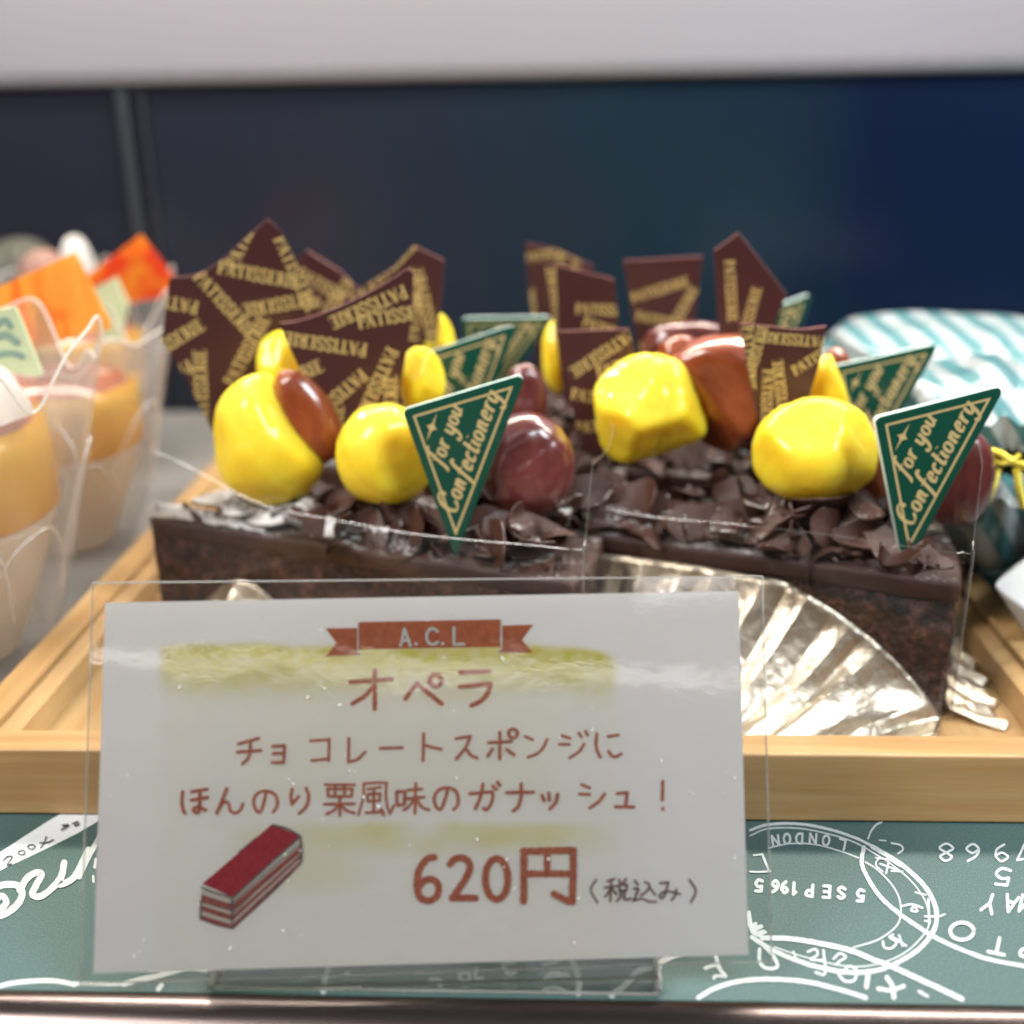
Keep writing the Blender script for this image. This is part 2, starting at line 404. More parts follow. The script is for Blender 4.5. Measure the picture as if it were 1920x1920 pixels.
w = nd(nt, 'ShaderNodeTexWave'); w.inputs['Scale'].default_value = 36; w.inputs['Distortion'].default_value = .6; w.inputs['Detail'].default_value = 1; w.inputs['Detail Scale'].default_value = .6
nt.links.new(v, w.inputs['Vector'])
c = ramp(nt, w.outputs['Fac'], [(.46, (.36, .39, .39)), (.56, (.075, .20, .215))]); nt.links.new(c, b.inputs['Base Color']); S(b, Roughness=.3, Coat_Weight=.5, Coat_Roughness=.1)
bump(nt, b, noise_n(nt, coords(nt), 70, 3, .5, .6), .5, .002); M['wrap'] = m
m, nt, b = mat('gold_twist_tie'); S(b, Metallic=.55, Roughness=.35); n = noise_n(nt, coords(nt), 300, 2); nt.links.new(ramp(nt, n, [(.3, (.74, .56, .04)), (.7, (.90, .78, .14))]), b.inputs['Base Color']); M['tie'] = m
M['white_plastic'] = flat('white_wrapper', (.46, .455, .45), .5, var=.03)
M['brown_cake'] = flat('brown_cake', (.22, .11, .08), .6)
M['olive_leaf'] = flat('olive_garnish', (.05, .046, .03), .6)

# ---------------------------------------------------------------- setting: shelf, printed paper, back panel
FLOOR = 0.8                     # top of the tray's base board above the paper
TRAYF = 1.381 * H               # front face of the tray
RAILH = .116 * H
mb = MB(); mb.box((-45, 13.9, -2.0), (45, 56, -.05)); s = obj('shelf', mb, M['upper_white'], origin=(0, 14, -2)); s['kind'] = 'structure'
mb = MB(); mb.box((-60, 51.1, -2), (60, 54, 33)); s = obj('back_wall', mb, M['back'], origin=(0, 53, 0)); s['kind'] = 'structure'
# white upper shelf front, rounded lower edge
mb = MB(); prof = [(50.6, 34), (50.6, 15.9), (50.66, 15.5), (50.8, 15.22), (51.2, 15.08), (52.9, 15.05), (52.9, 34)]
mb.grid([[(x, y, z) for y, z in prof] for x in (-60, 60)], True, flip=True)
s = obj('upper_shelf', mb, M['upper_white'], smooth=40, origin=(0, 52, 15)); s['kind'] = 'structure'
mb = MB(); mb.box((-19.2, 50.75, .57), (-18.7, 51.09, 15.0)); mb.box((-18.2, 50.9, .57), (-18.05, 51.09, 15.0))
o = obj('door_post', mb, M['post'], origin=(-18.9, 52, 0)); tag(o, 'thin grey upright post at the back of the case, behind the orange plates', 'post')

# front rail (bull-nosed metal trim)
mb = MB(); rows = []
prof = [(14.42, -.05), (14.40, .02), (14.30, .07), (14.12, .075), (13.9, .02), (13.72, -.10), (13.58, -.28), (13.50, -.55), (13.47, -.9), (13.47, -2.2), (14.42, -2.2)]
prof = [tuple(p) for p in catmull(prof[:10], 4)] + [prof[10]]
mb.grid([[(x, y, z) for y, z in prof] for x in (-40, 40)], True, flip=True)
o = obj('front_rail', mb, M['rail'], smooth=50, origin=(0, 14, 0)); tag(o, 'rounded brushed metal rail along the front edge of the shelf', 'rail')

# printed paper: base sheet + print as children
paper = thing('printed_paper', (0, 20, 0)); tag(paper, 'green printed paper with white postmark lettering, lining the shelf', 'paper')
mb = MB(); mb.box((-44, 14.44, -.045), (44, 50, 0)); obj('sheet', mb, M['green_paper'], paper, (0, 20, 0))
rnd = random.Random(3)
class Print:
    """collects traced strokes, dropped onto the paper plane, each stroke a hair above the one before"""
    def __init__(s): s.mb = MB(); s.k = 0
    def add(s, pts, w, tf, z0, rough=0, curve=True, cap=True):
        if curve and len(pts) > 2: pts = catmull(pts, 10)
        else: pts = densify(pts, 14)
        ww = w
        z = z0 + (s.k % 14) * .0012; s.k += 1
        for poly in ribbon(pts, ww, cap, rough, rnd):
            q = [tf(*p) for p in poly]
            s.mb.poly([G(x, y, z) for x, y in q])
    def fill(s, pts, tf, z0):
        z = z0 + (s.k % 14) * .0012; s.k += 1
        P = [G(*tf(*p), z) for p in pts]
        for t in tessellate_polygon([P]):
            a, b_, c = (P[i] for i in t); s.mb.poly([a, b_, c] if (b_ - a).cross(c - a).z > 0 else [a, c, b_])
t5 = lambda x, y: (1300 + x / 3.0968, 1350 + y / 3.0968)
t4 = lambda x, y: (x / 3.368, 1350 + y / 3.368)
t8 = lambda x, y: (550 + x / 3.2, 1700 + y / 3.2)
t9 = lambda x, y: (1100 + x / 5.333, 1700 + y / 5.333)
PR = Print(); Z0 = .006
for w, pts in [
 (15, [(330, 640), (430, 608), (600, 602), (780, 632), (950, 688), (1060, 745)]), (26, [(1040, 735), (1150, 800), (1230, 855), (1340, 960), (1405, 1080), (1405, 1200), (1330, 1310), (1220, 1390), (1080, 1450), (920, 1465), (750, 1440), (600, 1395), (450, 1330), (340, 1260)]),
 (8, [(330, 672), (430, 632), (600, 628), (770, 658), (930, 708), (1080, 792), (1200, 875), (1300, 975), (1358, 1080), (1368, 1190), (1300, 1290), (1200, 1367), (1070, 1417), (920, 1432), (760, 1405), (600, 1362), (470, 1318)]),
 (9, [(440, 742), (560, 718), (700, 722), (850, 760), (960, 800)]), (9, [(1000, 825), (1060, 862), (1140, 940), (1190, 1020), (1205, 1100), (1190, 1180), (1130, 1240), (1050, 1285), (930, 1320)]),
 (24, [(990, 740), (978, 830), (1020, 930), (1090, 1030), (1190, 1120), (1290, 1190), (1400, 1260), (1550, 1330), (1720, 1390), (1940, 1432)]),
 (9, [(1015, 690), (1030, 650), (1060, 610), (1095, 592)]),
 (30, [(400, 1265), (560, 1270), (750, 1300), (920, 1340), (1040, 1390), (1150, 1430), (1280, 1490), (1400, 1545), (1560, 1620)]),
 (26, [(30, 1612), (130, 1555), (280, 1515), (450, 1505), (650, 1520), (830, 1560), (1000, 1612)]),
 (12, [(330, 880), (385, 882), (445, 878)]), (14, [(440, 876), (400, 780)]), (10, [(400, 780), (350, 785)]),
 (9, [(1130, 808), (1080, 805), (1060, 840), (1100, 880)]), (9, [(1060, 800), (1140, 815), (1200, 850)]), (11, [(1085, 835), (1180, 868)]), (12, [(1135, 820), (1120, 890)]), (11, [(1150, 875), (1215, 880)]),
 (10, [(1150, 715), (1200, 725), (1218, 750), (1190, 775)]), (7, [(1080, 698), (1118, 700)]),
 (11, [(1290, 1000), (1350, 1015)]), (12, [(1210, 1080), (1270, 1070), (1330, 1090)]), (13, [(1290, 1085), (1300, 1110), (1265, 1105), (1280, 1080)]), (13, [(1365, 1040), (1370, 1180)]), (12, [(1345, 1140), (1420, 1140), (1460, 1128)]), (11, [(1345, 1165), (1375, 1170)]),
 (13, [(1100, 1285), (1110, 1320), (1150, 1325), (1180, 1290), (1140, 1262), (1160, 1245)]), (13, [(1160, 1262), (1235, 1310)]), (12, [(1195, 1250), (1215, 1312)]),
 (12, [(580, 1345), (595, 1380)]), (13, [(665, 1345), (710, 1330), (720, 1365), (680, 1390), (760, 1395)]), (14, [(755, 1335), (765, 1470), (710, 1465)]),
 (13, [(815, 1385), (850, 1355), (885, 1375), (850, 1400), (830, 1420)]), (15, [(845, 1480), (880, 1515), (935, 1510), (945, 1450), (900, 1430), (870, 1470)]), (26, [(1015, 1470), (1005, 1550)]),
 (20, [(385, 1330), (385, 1400), (420, 1440), (485, 1435), (470, 1380), (400, 1300)]),
 (26, [(1125, 1495), (1155, 1545), (1165, 1612)]), (24, [(1075, 1560), (1150, 1570), (1220, 1545)]), (16, [(1310, 1575), (1360, 1605)]),
 (16, [(330, 1150), (345, 1200), (395, 1195)]), (18, [(350, 1240), (410, 1225)])]:
    PR.add(pts, w, t5, Z0, .12)
PR.add(ring((1560, 1226), 68, 50), 22, t5, Z0, .08)
for w, pts in [(22, [(130, 1372), (150, 1440), (185, 1485)]), (22, [(70, 1440), (120, 1425), (150, 1432)]), (16, [(190, 1490), (130, 1485), (120, 1500)])]: PR.add(pts, w, t5, Z0)
for w, pts in [(20, [(1305, 430), (1420, 422), (1600, 430)]), (60, [(730, 560), (850, 500), (960, 470), (1180, 440)]), (62, [(250, 880), (400, 770), (520, 640), (720, 600)]),
               (42, [(1700, 280), (1640, 200), (1620, 60)]), (36, [(1650, 200), (1690, 170)]), (30, [(1650, 250), (1750, 200)]), (28, [(1720, 290), (1790, 255)])]: PR.add(pts, w, t9, Z0, .1)
# script word and wavy line on the left
for w, pts in [(44, [(-40, 1060), (30, 1040), (110, 1045), (140, 1100), (105, 1170), (30, 1225), (-40, 1240)]), (40, [(-40, 1150), (10, 1110), (40, 1150), (10, 1190)]),
               (42, [(125, 1075), (170, 1000), (225, 965), (262, 975), (225, 1050), (205, 1100), (250, 1115), (320, 1070), (385, 990), (405, 900)]),
               (42, [(385, 995), (370, 1035), (410, 1030), (470, 990), (520, 900), (560, 820)]), (34, [(500, 990), (540, 900), (600, 790), (640, 720)]),
               (30, [(-30, 1690), (60, 1665), (160, 1652), (300, 1645), (400, 1655), (470, 1672)]), (24, [(440, 1665), (600, 1665), (760, 1665), (840, 1655)]), (34, [(780, 1668), (880, 1640), (1000, 1615), (1090, 1590), (1200, 1568), (1400, 1590)]),
               (14, [(945, 1588), (1080, 1578)]), (20, [(606, 880), (600, 930)]), (16, [(588, 985), (590, 1020)]), (30, [(1000, 1700), (1020, 1675)])]:
    PR.add(pts, w, t4, Z0, .06)
for w, pts in [(22, [(-20, 362), (100, 340), (250, 330)]), (34, [(225, 330), (195, 410), (180, 510)]), (18, [(288, 343), (435, 350)]), (34, [(318, 405), (332, 405)]), (22, [(250, 492), (400, 484)]),
               (36, [(825, 440), (870, 445), (880, 470)]), (26, [(1090, 395), (1098, 428), (1135, 430)]), (18, [(1095, 372), (1102, 372)]), (32, [(1320, 335), (1275, 335), (1265, 365), (1290, 395), (1330, 390)]),
               (16, [(1430, 290), (1500, 288)]), (22, [(1480, 318), (1560, 300), (1605, 312), (1570, 335), (1500, 345)]), (34, [(1510, 432), (1560, 405), (1640, 412)]), (22, [(1500, 500), (1545, 485), (1600, 490), (1640, 515)]),
               (36, [(1645, 285), (1685, 350), (1715, 440), (1710, 520)]), (20, [(730, 305), (800, 310), (870, 308)])]:
    PR.add(pts, w, t8, Z0, .1)
PR.add(ring((1028, 420), 30, 28), 26, t8, Z0)
# simple capitals and digits for the postmarks (read upside down, as the paper lies)
GL = {'L': [[(0, 1), (0, 0), ], [(0, 0), (.6, 0)]], 'O': ['o'], 'N': [[(0, 0), (0, 1)], [(0, 1), (.62, 0)], [(.62, 0), (.62, 1)]], 'D': [[(0, 0), (0, 1)], [(0, 1), (.4, .95), (.62, .5), (.4, .05), (0, 0)]],
 'S': [[(.58, .85), (.3, 1), (.04, .78), (.3, .52), (.58, .25), (.3, 0), (0, .15)]], 'E': [[(0, 0), (0, 1)], [(0, 0), (.55, 0)], [(0, .5), (.48, .5)], [(0, 1), (.55, 1)]],
 'P': [[(0, 0), (0, 1)], [(0, 1), (.45, .95), (.55, .74), (.4, .52), (0, .48)]], '5': [[(.55, 1), (.08, 1)], [(.08, 1), (.04, .56)], [(.04, .56), (.35, .62), (.56, .35), (.35, .02), (0, .1)]],
 '1': [[(.25, 0), (.25, 1)], [(.25, 1), (.05, .8)]], '9': [[(.55, .7), (.3, .98), (.03, .72), (.3, .48), (.55, .7)], [(.55, .72), (.5, .3), (.2, 0)]],
 '6': [[(.48, 1), (.15, .7), (.03, .3), (.28, 0), (.55, .28), (.3, .52), (.05, .32)]], '8': [[(.3, .52), (.06, .76), (.3, 1), (.54, .76), (.3, .52)], [(.3, .52), (.02, .26), (.3, 0), (.58, .26), (.3, .52)]],
 'M': [[(0, 0), (.05, 1)], [(.05, 1), (.4, .3)], [(.4, .3), (.75, 1)], [(.75, 1), (.8, 0)]], 'A': [[(0, 0), (.33, 1)], [(.33, 1), (.66, 0)], [(.14, .38), (.52, .38)]],
 'Y': [[(0, 1), (.32, .5)], [(.64, 1), (.32, .5)], [(.32, .5), (.32, 0)]], 'T': [[(0, 1), (.7, 1)], [(.35, 1), (.35, 0)]], 'C': [[(.58, .8), (.33, 1), (.04, .6), (.1, .15), (.36, 0), (.6, .18)]]}
def put(ch, cx, cy, h, ang, w, tf, asp=1.0):
    a = math.radians(ang); ca, sa = math.cos(a), math.sin(a)
    for st in GL[ch]:
        st = ring((.32, .5), .32, .5) if st == 'o' else st
        q = []
        for x, y in st:
            x = (x - .3) * h * asp; y = (.5 - y) * h
            q.append((cx + x * ca - y * sa, cy + x * sa + y * ca))
        PR.add(q, w, tf, Z0, .1)
for ch, x, y, a in [('L', 862, 722, 192), ('O', 772, 700, 187), ('N', 695, 690, 184), ('D', 615, 688, 181), ('O', 545, 690, 178), ('N', 478, 700, 172)]: put(ch, x, y, 58, a, 13, t5)
for ch, x, y in [('5', 970, 1018), ('S', 860, 1003), ('E', 772, 997), ('P', 672, 990), ('1', 580, 978), ('9', 530, 972), ('6', 475, 966), ('5', 380, 960)]: put(ch, x, y, 66, 183, 19, t5)
for ch, x, y, a in [('8', 1468, 768, 182), ('6', 1790, 772, 182), ('1', 1895, 765, 205), ('9', 1620, 770, 182)]: put({'6': '9', '9': '6'}.get(ch, ch), x, y, 100, a, 13, t5, 1.4)
put('5', 1795, 908, 96, 186, 17, t5, 1.5); put('Y', 1722, 1065, 105, 200, 19, t5); put('A', 1845, 1068, 95, 196, 18, t5, 1.1); put('M', 1945, 1075, 95, 196, 18, t5)
put('T', 1775, 1312, 90, 192, 20, t5, 1.5); put('P', 1925, 1330, 90, 190, 20, t5)
obj('postmark_print', PR.mb, M['white_print'], paper, (0, 20, 0))
PS = Print(); PS.fill([(-30, 850), (0, 835), (160, 730), (325, 625), (480, 540), (760, 540), (600, 650), (480, 720), (350, 785), (180, 865), (0, 950), (-30, 962)], t4, .004)
obj('label_strip', PS.mb, M['pale_print'], paper, (0, 20, 0))
PD = Print()
for w, pts in [(7, [(22, 885), (45, 862), (78, 862), (60, 890), (45, 918), (75, 905)]), (7, ring((137, 836), 22, 14)), (7, ring((198, 800), 22, 15)), (7, [(255, 810), (280, 770), (290, 735)]), (7, [(250, 775), (300, 772), (335, 755)]),
               (7, [(385, 695), (410, 672), (435, 668)]), (7, [(390, 665), (430, 660), (405, 690)]), (7, [(455, 655), (490, 640), (470, 668), (500, 655)])]: PD.add(pts, w, t4, .024)
obj('label_script', PD.mb, M['dark_print'], paper, (0, 20, 0))

# ---------------------------------------------------------------- wooden tray
TX0, TX1 = G(-119, 1403, RAILH).x, G(2141, 1411, RAILH).x
TY0, TY1 = TRAYF, TRAYF + 27
RW = .78
tray = thing('wooden_tray', ((TX0 + TX1) / 2, TY0, 0)); tag(tray, 'pale wooden tray with raised rails under the chocolate cakes', 'tray')
og = ((TX0 + TX1) / 2, TY0, 0)
mb = MB(); mb.box((TX0, TY0, .02), (TX1, TY0 + RW, RAILH)); obj('rail', mb, M['wood_x'], tray, og, bevel=.06)
mb = MB(); mb.box((TX0, TY1 - RW, .02), (TX1, TY1, RAILH)); obj('rail', mb, M['wood_x'], tray, og, bevel=.06)
for x0, x1, sx in ((TX0, TX0 + RW, 1), (TX1 - RW, TX1, -1)):
    mb = MB(); mb.box((x0, TY0 + RW + .005, .02), (x1, TY1 - RW - .005, RAILH))
    obj('rail', mb, M['wood_y'], tray, og, bevel=.06)
    xi = x1 if sx > 0 else x0                     # sloped inner moulding
    mb = MB(); p = [(xi + sx * .03, RAILH - .16), (xi + sx * .42, RAILH - .28), (xi + sx * .55, FLOOR + .01), (xi + sx * .03, FLOOR + .01)]
    mb.grid([[(x, y, z) for x, z in (p if sx > 0 else p[::-1])] for y in (TY0 + RW + .02, TY1 - RW - .02)], True)
    obj('inner_moulding', mb, M['wood_y'], tray, og, weld=True)
mb = MB(); mb.box((TX0 + RW + .01, TY0 + RW + .01, .15), (TX1 - RW - .01, TY1 - RW - .01, FLOOR)); obj('base_board', mb, M['wood_base'], tray, og)

# ---------------------------------------------------------------- price card in its laminate, on a clear stand
def at_depth(px, py, d): return CAM + ray(px, py) * d
BL, BR, TL = at_depth(175, 1825, 18.30), at_depth(1403, 1790, 18.42), at_depth(197, 1130, 18.92)
ex = (BR - BL).normalized(); cn = ex.cross(TL - BL).normalized(); ez = cn.cross(ex)
if cn.dot(CAM - BL) < 0: cn = -cn
def onc(px, py, off=0):
    d = ray(px, py); t = (BL - CAM).dot(cn) / d.dot(cn); return CAM + d * t + cn * off
def c2(px, py):
    p = onc(px, py) - BL; return (p.dot(ex), p.dot(ez))
card = thing('price_card', (BL + BR) / 2); tag(card, 'laminated price card with brown-red handwritten lettering, leaning at the front', 'price card')
OC = (BL + BR) / 2
def srgb(r, g, b_): return tuple(((x / 255 + .055) / 1.055) ** 2.4 if x > 10 else x / 3294 for x in (r, g, b_))
mb = MB(); NX, NY = 200, 116; mb.c = []
TR = onc(1385, 1108)
paperc = Vector((.96, .935, .91)); wash = Vector((.74, .66, .10)); 
def sm(a, b_, x):
    t = max(0, min(1, (x - a) / (b_ - a))); return t * t * (3 - 2 * t)
rows = []
for j in range(NY + 1):
    r = []
    for i in range(NX + 1):
        s_, t_ = i / NX, j / NY
        p = (BL.lerp(BR, s_)).lerp(TL.lerp(TR, s_), t_); p = BL + ex * (p - BL).dot(ex) + ez * (p - BL).dot(ez)
        r.append(p)
        px = 175 + (1403 - 175) * s_ + (1 - abs(2 * s_ - 1)) * 0; py = (1825 - 35 * s_) + ((1130 - 22 * s_) - (1825 - 35 * s_)) * t_
        n1 = noise.noise((px * .012, py * .02, 1)); n2 = noise.noise((px * .05, py * .06, 4))
        k = 0
        # top band, brush-like: firm upper edge, fading below
        top = 1212 + 8 * n1 + (max(0, px - 1020) / 140) ** 2 * 26; 
        k = max(k, sm(275, 300 + 10 * n2, px) * (1 - sm(1145, 1175, px)) * sm(top - 8, top + 10, py) * (1 - .9 * sm(1225, 1345 + 30 * n1, py)) * (.85 + .3 * n2))
        k = max(k, .15 * sm(270, 560, px) * (1 - sm(960, 1260, px)) * sm(1215, 1260, py) * (1 - sm(1480, 1560, py)))
        k = max(k, .50 * sm(500, 600, px) * (1 - sm(980, 1260, px)) * sm(1535, 1560 + 8 * n2, py) * (1 - sm(1575, 1640, py)) * (.8 + .8 * n1))
        k = max(k, .28 * sm(380, 480, px) * (1 - sm(600, 780, px)) * sm(1540, 1570, py) * (1 - sm(1640, 1720, py)))
        k = max(0, min(1, k)); mb.c.append(tuple(paperc.lerp(wash, k)))
    rows.append(r)
mb.grid(rows); obj('card', mb, M['card'], card, OC)
class CardPrint:
    def __init__(s): s.mb = MB(); s.k = 0
    def add(s, pts, w, tf, z0=.004, rough=.10, closed=False):
        pts = [c2(*tf(*p)) for p in pts]
        w = w * 1 / CPX
        pts = catmull(pts, 9) if len(pts) > 2 else densify(pts, .05)
        z = z0 + (s.k % 16) * .0011; s.k += 1
        for i, poly in enumerate(ribbon(pts, w, True, rough, rnd)):
            s.mb.poly([BL + ex * x + ez * y + cn * (z + .00001 * i) for x, y in poly])
    def fill(s, pts, tf, z0=.004):
        z = z0 + (s.k % 16) * .0011; s.k += 1
        P = [onc(*tf(*p), z) for p in pts]
        for t in tessellate_polygon([P]):
            a, b_, c = (P[i] for i in t); s.mb.poly([a, b_, c] if (b_ - a).cross(c - a).dot(cn) > 0 else [a, c, b_])
CPX = ppc(onc(780, 1450))
class Scale:
    def __init__(s, x0, y0, k): s.x0, s.y0, s.k = x0, y0, k
    def __call__(s, x, y): return (s.x0 + x / s.k, s.y0 + y / s.k)
tA, tB, tC, tD, tE, tF, tG = Scale(560, 1130, 3.84), Scale(420, 1340, 4.8), Scale(790, 1340, 4.8), Scale(320, 1450, 4.364), Scale(720, 1450, 3.556), Scale(350, 1530, 7.385), Scale(750, 1560, 3.31)
def strokes(cp, tf, w, lst):
    for pts in lst: cp.add(pts, w / tf.k, tf)
CP = CardPrint()
strokes(CP, tA, 33, [[(372, 572), (668, 552)], [(550, 488), (548, 765)], [(540, 600), (480, 668), (388, 727)], [(768, 692), (850, 582)], [(850, 582), (1030, 728)], ring((985, 560), 42),
    [(1165, 502), (1372, 493)], [(1160, 605), (1382, 585)], [(1382, 585), (1358, 655), (1310, 708), (1245, 740)]])
strokes(CP, tB, 27, [[(130, 262), (200, 243), (315, 212)], [(120, 335), (335, 320)], [(240, 240), (236, 330), (215, 395), (168, 440)], [(440, 283), (548, 277)], [(548, 277), (538, 428)], [(446, 348), (535, 345)], [(436, 427), (535, 428)],
    [(778, 236), (945, 225)], [(947, 217), (943, 415)], [(790, 413), (943, 398)], [(1125, 212), (1120, 425)], [(1120, 425), (1200, 402), (1272, 335)], [(1405, 303), (1605, 297)], [(1798, 170), (1792, 412)]])
strokes(CP, tC, 27, [[(28, 275), (180, 312)], [(310, 215), (442, 192)], [(442, 192), (400, 290), (315, 398)], [(412, 320), (450, 365), (502, 388)], [(605, 250), (812, 240)], [(708, 155), (706, 395)], [(640, 308), (597, 372)], [(768, 310), (835, 360)], ring((825, 167), 40),
    [(932, 195), (1000, 225)], [(1132, 222), (1095, 300), (1040, 352), (960, 382)], [(1265, 190), (1340, 212)], [(1240, 265), (1335, 268)], [(1465, 262), (1420, 330), (1335, 388)], [(1417, 165), (1440, 200)], [(1478, 148), (1495, 185)],
    [(1580, 172), (1572, 260), (1585, 330), (1612, 382)], [(1682, 195), (1772, 182)], [(1685, 325), (1710, 365), (1750, 378), (1798, 350)]])
strokes(CP, tD, 27, [[(100, 150), (94, 230), (102, 290), (118, 325)], [(172, 150), (300, 127)], [(172, 217), (305, 195)], [(240, 140), (240, 275)], [(240, 275), (228, 318), (195, 312), (192, 285), (235, 275), (290, 300)],
    [(460, 122), (425, 215), (380, 325)], [(392, 295), (430, 242), (470, 240), (490, 305), (530, 325), (570, 300), (592, 250)], [(780, 145), (768, 220), (735, 315), (697, 295), (680, 225), (712, 165), (780, 145), (850, 170), (875, 230), (865, 280), (838, 318)],
    [(995, 130), (985, 190), (992, 252)], [(992, 252), (1048, 188)], [(1110, 122), (1130, 190), (1110, 270), (1052, 328)]])
strokes(CP, tD, 22, [[(1262, 92), (1505, 92)], [(1285, 125), (1290, 188)], [(1290, 188), (1480, 188)], [(1488, 125), (1480, 188)], [(1285, 125), (1488, 125)], [(1345, 95), (1348, 182)], [(1425, 95), (1420, 182)], [(1258, 250), (1505, 247)], [(1385, 190), (1385, 345)], [(1370, 265), (1330, 305), (1275, 330)], [(1400, 265), (1440, 300), (1505, 324)],
    [(1580, 85), (1575, 200), (1537, 340)], [(1580, 84), (1680, 76), (1770, 78)], [(1765, 82), (1762, 190), (1775, 280), (1795, 330)], [(1795, 330), (1825, 262)], [(1612, 130), (1720, 112)], [(1612, 170), (1612, 228)], [(1612, 228), (1710, 222)], [(1715, 165), (1710, 222)], [(1612, 170), (1715, 165)], [(1665, 125), (1660, 320)], [(1598, 322), (1740, 312)], [(1715, 275), (1745, 340)]])
strokes(CP, tE, 20, [[(85, 120), (88, 212)], [(88, 212), (135, 207)], [(142, 118), (136, 207)], [(85, 120), (142, 118)], [(160, 112), (255, 105)], [(155, 170), (268, 158)], [(212, 65), (207, 268)], [(198, 175), (165, 222), (130, 245)], [(222, 180), (255, 225), (300, 243)]])
strokes(CP, tE, 22, [[(425, 95), (413, 155), (380, 237), (348, 220), (335, 165), (365, 112), (425, 95), (478, 118), (495, 168), (490, 210), (466, 240)],
    [(572, 135), (722, 122)], [(722, 122), (725, 165), (705, 218), (680, 242), (664, 230)], [(660, 70), (645, 150), (610, 235)], [(725, 85), (750, 105)], [(757, 58), (772, 80)], [(817, 127), (998, 124)], [(915, 68), (915, 150), (895, 218), (862, 250)],
    [(1053, 145), (1068, 180)], [(1098, 130), (1103, 178)], [(1158, 138), (1145, 190), (1107, 235)], [(1318, 75), (1372, 97)], [(1302, 138), (1370, 142)], [(1470, 138), (1430, 190), (1372, 230)], [(1555, 135), (1622, 128)], [(1622, 128), (1612, 215)], [(1542, 222), (1665, 225)], [(1858, 52), (1856, 175)], [(1858, 233), (1862, 238)]])
strokes(CP, tG, 42, [[(212, 155), (165, 170), (120, 235), (105, 335), (128, 405), (180, 425), (230, 395), (238, 330), (200, 292), (150, 302), (115, 345)], [(312, 198), (340, 167), (390, 160), (430, 190), (432, 235), (395, 310), (325, 406)], [(325, 408), (468, 408)],
    ring((600, 290), 70, 126), [(770, 115), (768, 428)], [(765, 118), (1080, 112)], [(1076, 112), (1070, 432)], [(1055, 432), (1010, 410), (955, 383)], [(775, 260), (1070, 260)], [(913, 118), (913, 258)]])
obj('lettering', CP.mb, M['ink'], card, OC)
CD = CardPrint()
strokes(CD, tG, 14, [[(1217, 295), (1185, 360), (1225, 438)], [(1285, 305), (1330, 290)], [(1270, 345), (1345, 335)], [(1310, 305), (1305, 430)], [(1308, 350), (1275, 400)], [(1312, 350), (1345, 385)], [(1358, 295), (1370, 315)], [(1402, 290), (1388, 315)], [(1360, 325), (1362, 365)], [(1362, 365), (1405, 362)], [(1408, 325), (1405, 362)], [(1360, 325), (1408, 325)], [(1372, 370), (1367, 400), (1345, 428)], [(1392, 370), (1394, 415), (1432, 412)],
    [(1455, 300), (1475, 325)], [(1450, 350), (1478, 352), (1460, 400), (1450, 425)], [(1450, 425), (1500, 415), (1545, 432), (1590, 433)], [(1520, 310), (1547, 328), (1535, 362), (1495, 395)], [(1545, 340), (1585, 390)], [(1612, 317), (1665, 312)], [(1665, 312), (1645, 385), (1622, 412), (1612, 390), (1655, 368), (1738, 385)], [(1715, 355), (1705, 395), (1685, 422)], [(1795, 295), (1835, 365), (1805, 435)]])
obj('small_lettering', CD.mb, M['ink_dark'], card, OC)
CR = CardPrint()
CR.fill([(432, 140), (1452, 120), (1452, 318), (432, 335)], tA); CR.fill([(195, 185), (420, 182), (424, 345), (445, 375), (195, 387), (272, 290)], tA); CR.fill([(1467, 165), (1690, 158), (1607, 268), (1685, 358), (1435, 362), (1467, 322)], tA)
obj('ribbon_banner', CR.mb, M['ribbon'], card, OC)
CW = CardPrint(); CW.k = 9
strokes(CW, tA, 22, [[(735, 310), (762, 190)], [(762, 190), (805, 310)], [(750, 272), (795, 270)], [(843, 298), (848, 298)], [(1000, 208), (965, 185), (930, 208), (922, 252), (940, 292), (975, 298), (1002, 283)], [(1034, 295), (1040, 295)], [(1118, 180), (1118, 300)], [(1118, 300), (1190, 298)]])
strokes(CW, tA, 8, [[(428, 150), (424, 330)], [(424, 340), (450, 375)], [(1460, 130), (1464, 325)], [(1464, 330), (1436, 355)]])
obj('white_lettering', CW.mb, M['card_white'], card, OC)
# little drawing of a layered cake
CK = CardPrint(); CK.fill([(215, 940), (1180, 115), (1580, 275), (640, 1125)], tF); CK.k = 1
obj('drawing_icing', CK.mb, M['card_red'], card, OC)
CB = CardPrint(); CB.k = 2
CB.fill([(205, 1010), (635, 1140), (635, 1560), (190, 1420)], tF); CB.fill([(637, 1140), (1575, 285), (1590, 640), (640, 1550)], tF)
obj('drawing_cream', CB.mb, M['card_cream'], card, OC)
CH = CardPrint(); CH.k = 5
for y0, y1 in ((1085, 1180), (1235, 1310), (1370, 1430)):
    CH.fill([(205, y0), (630, y0 + 135), (630, y0 + 135 + (y1 - y0)), (200, y1)], tF)
for o0, o1, e0, e1 in ((75, 175, 130, 215), (230, 300, 245, 285), (350, 410, 330, 365)):
    CH.fill([(645, 1140 + o0), (1580, 285 + e0), (1585, 285 + e1), (645, 1140 + o1)], tF)
obj('drawing_layers', CH.mb, M['card_brown'], card, OC)
CL = CardPrint(); CL.k = 10
strokes(CL, tF, 26, [[(215, 985), (420, 1065), (635, 1125)], [(650, 1125), (1100, 710), (1565, 290)], [(1190, 120), (1400, 175), (1580, 280)], [(632, 1130), (632, 1550)], [(200, 1180), (195, 1420)], [(1575, 290), (1598, 500), (1580, 650)], [(200, 1425), (430, 1510), (630, 1555)], [(640, 1555), (1200, 1040), (1580, 655)]])
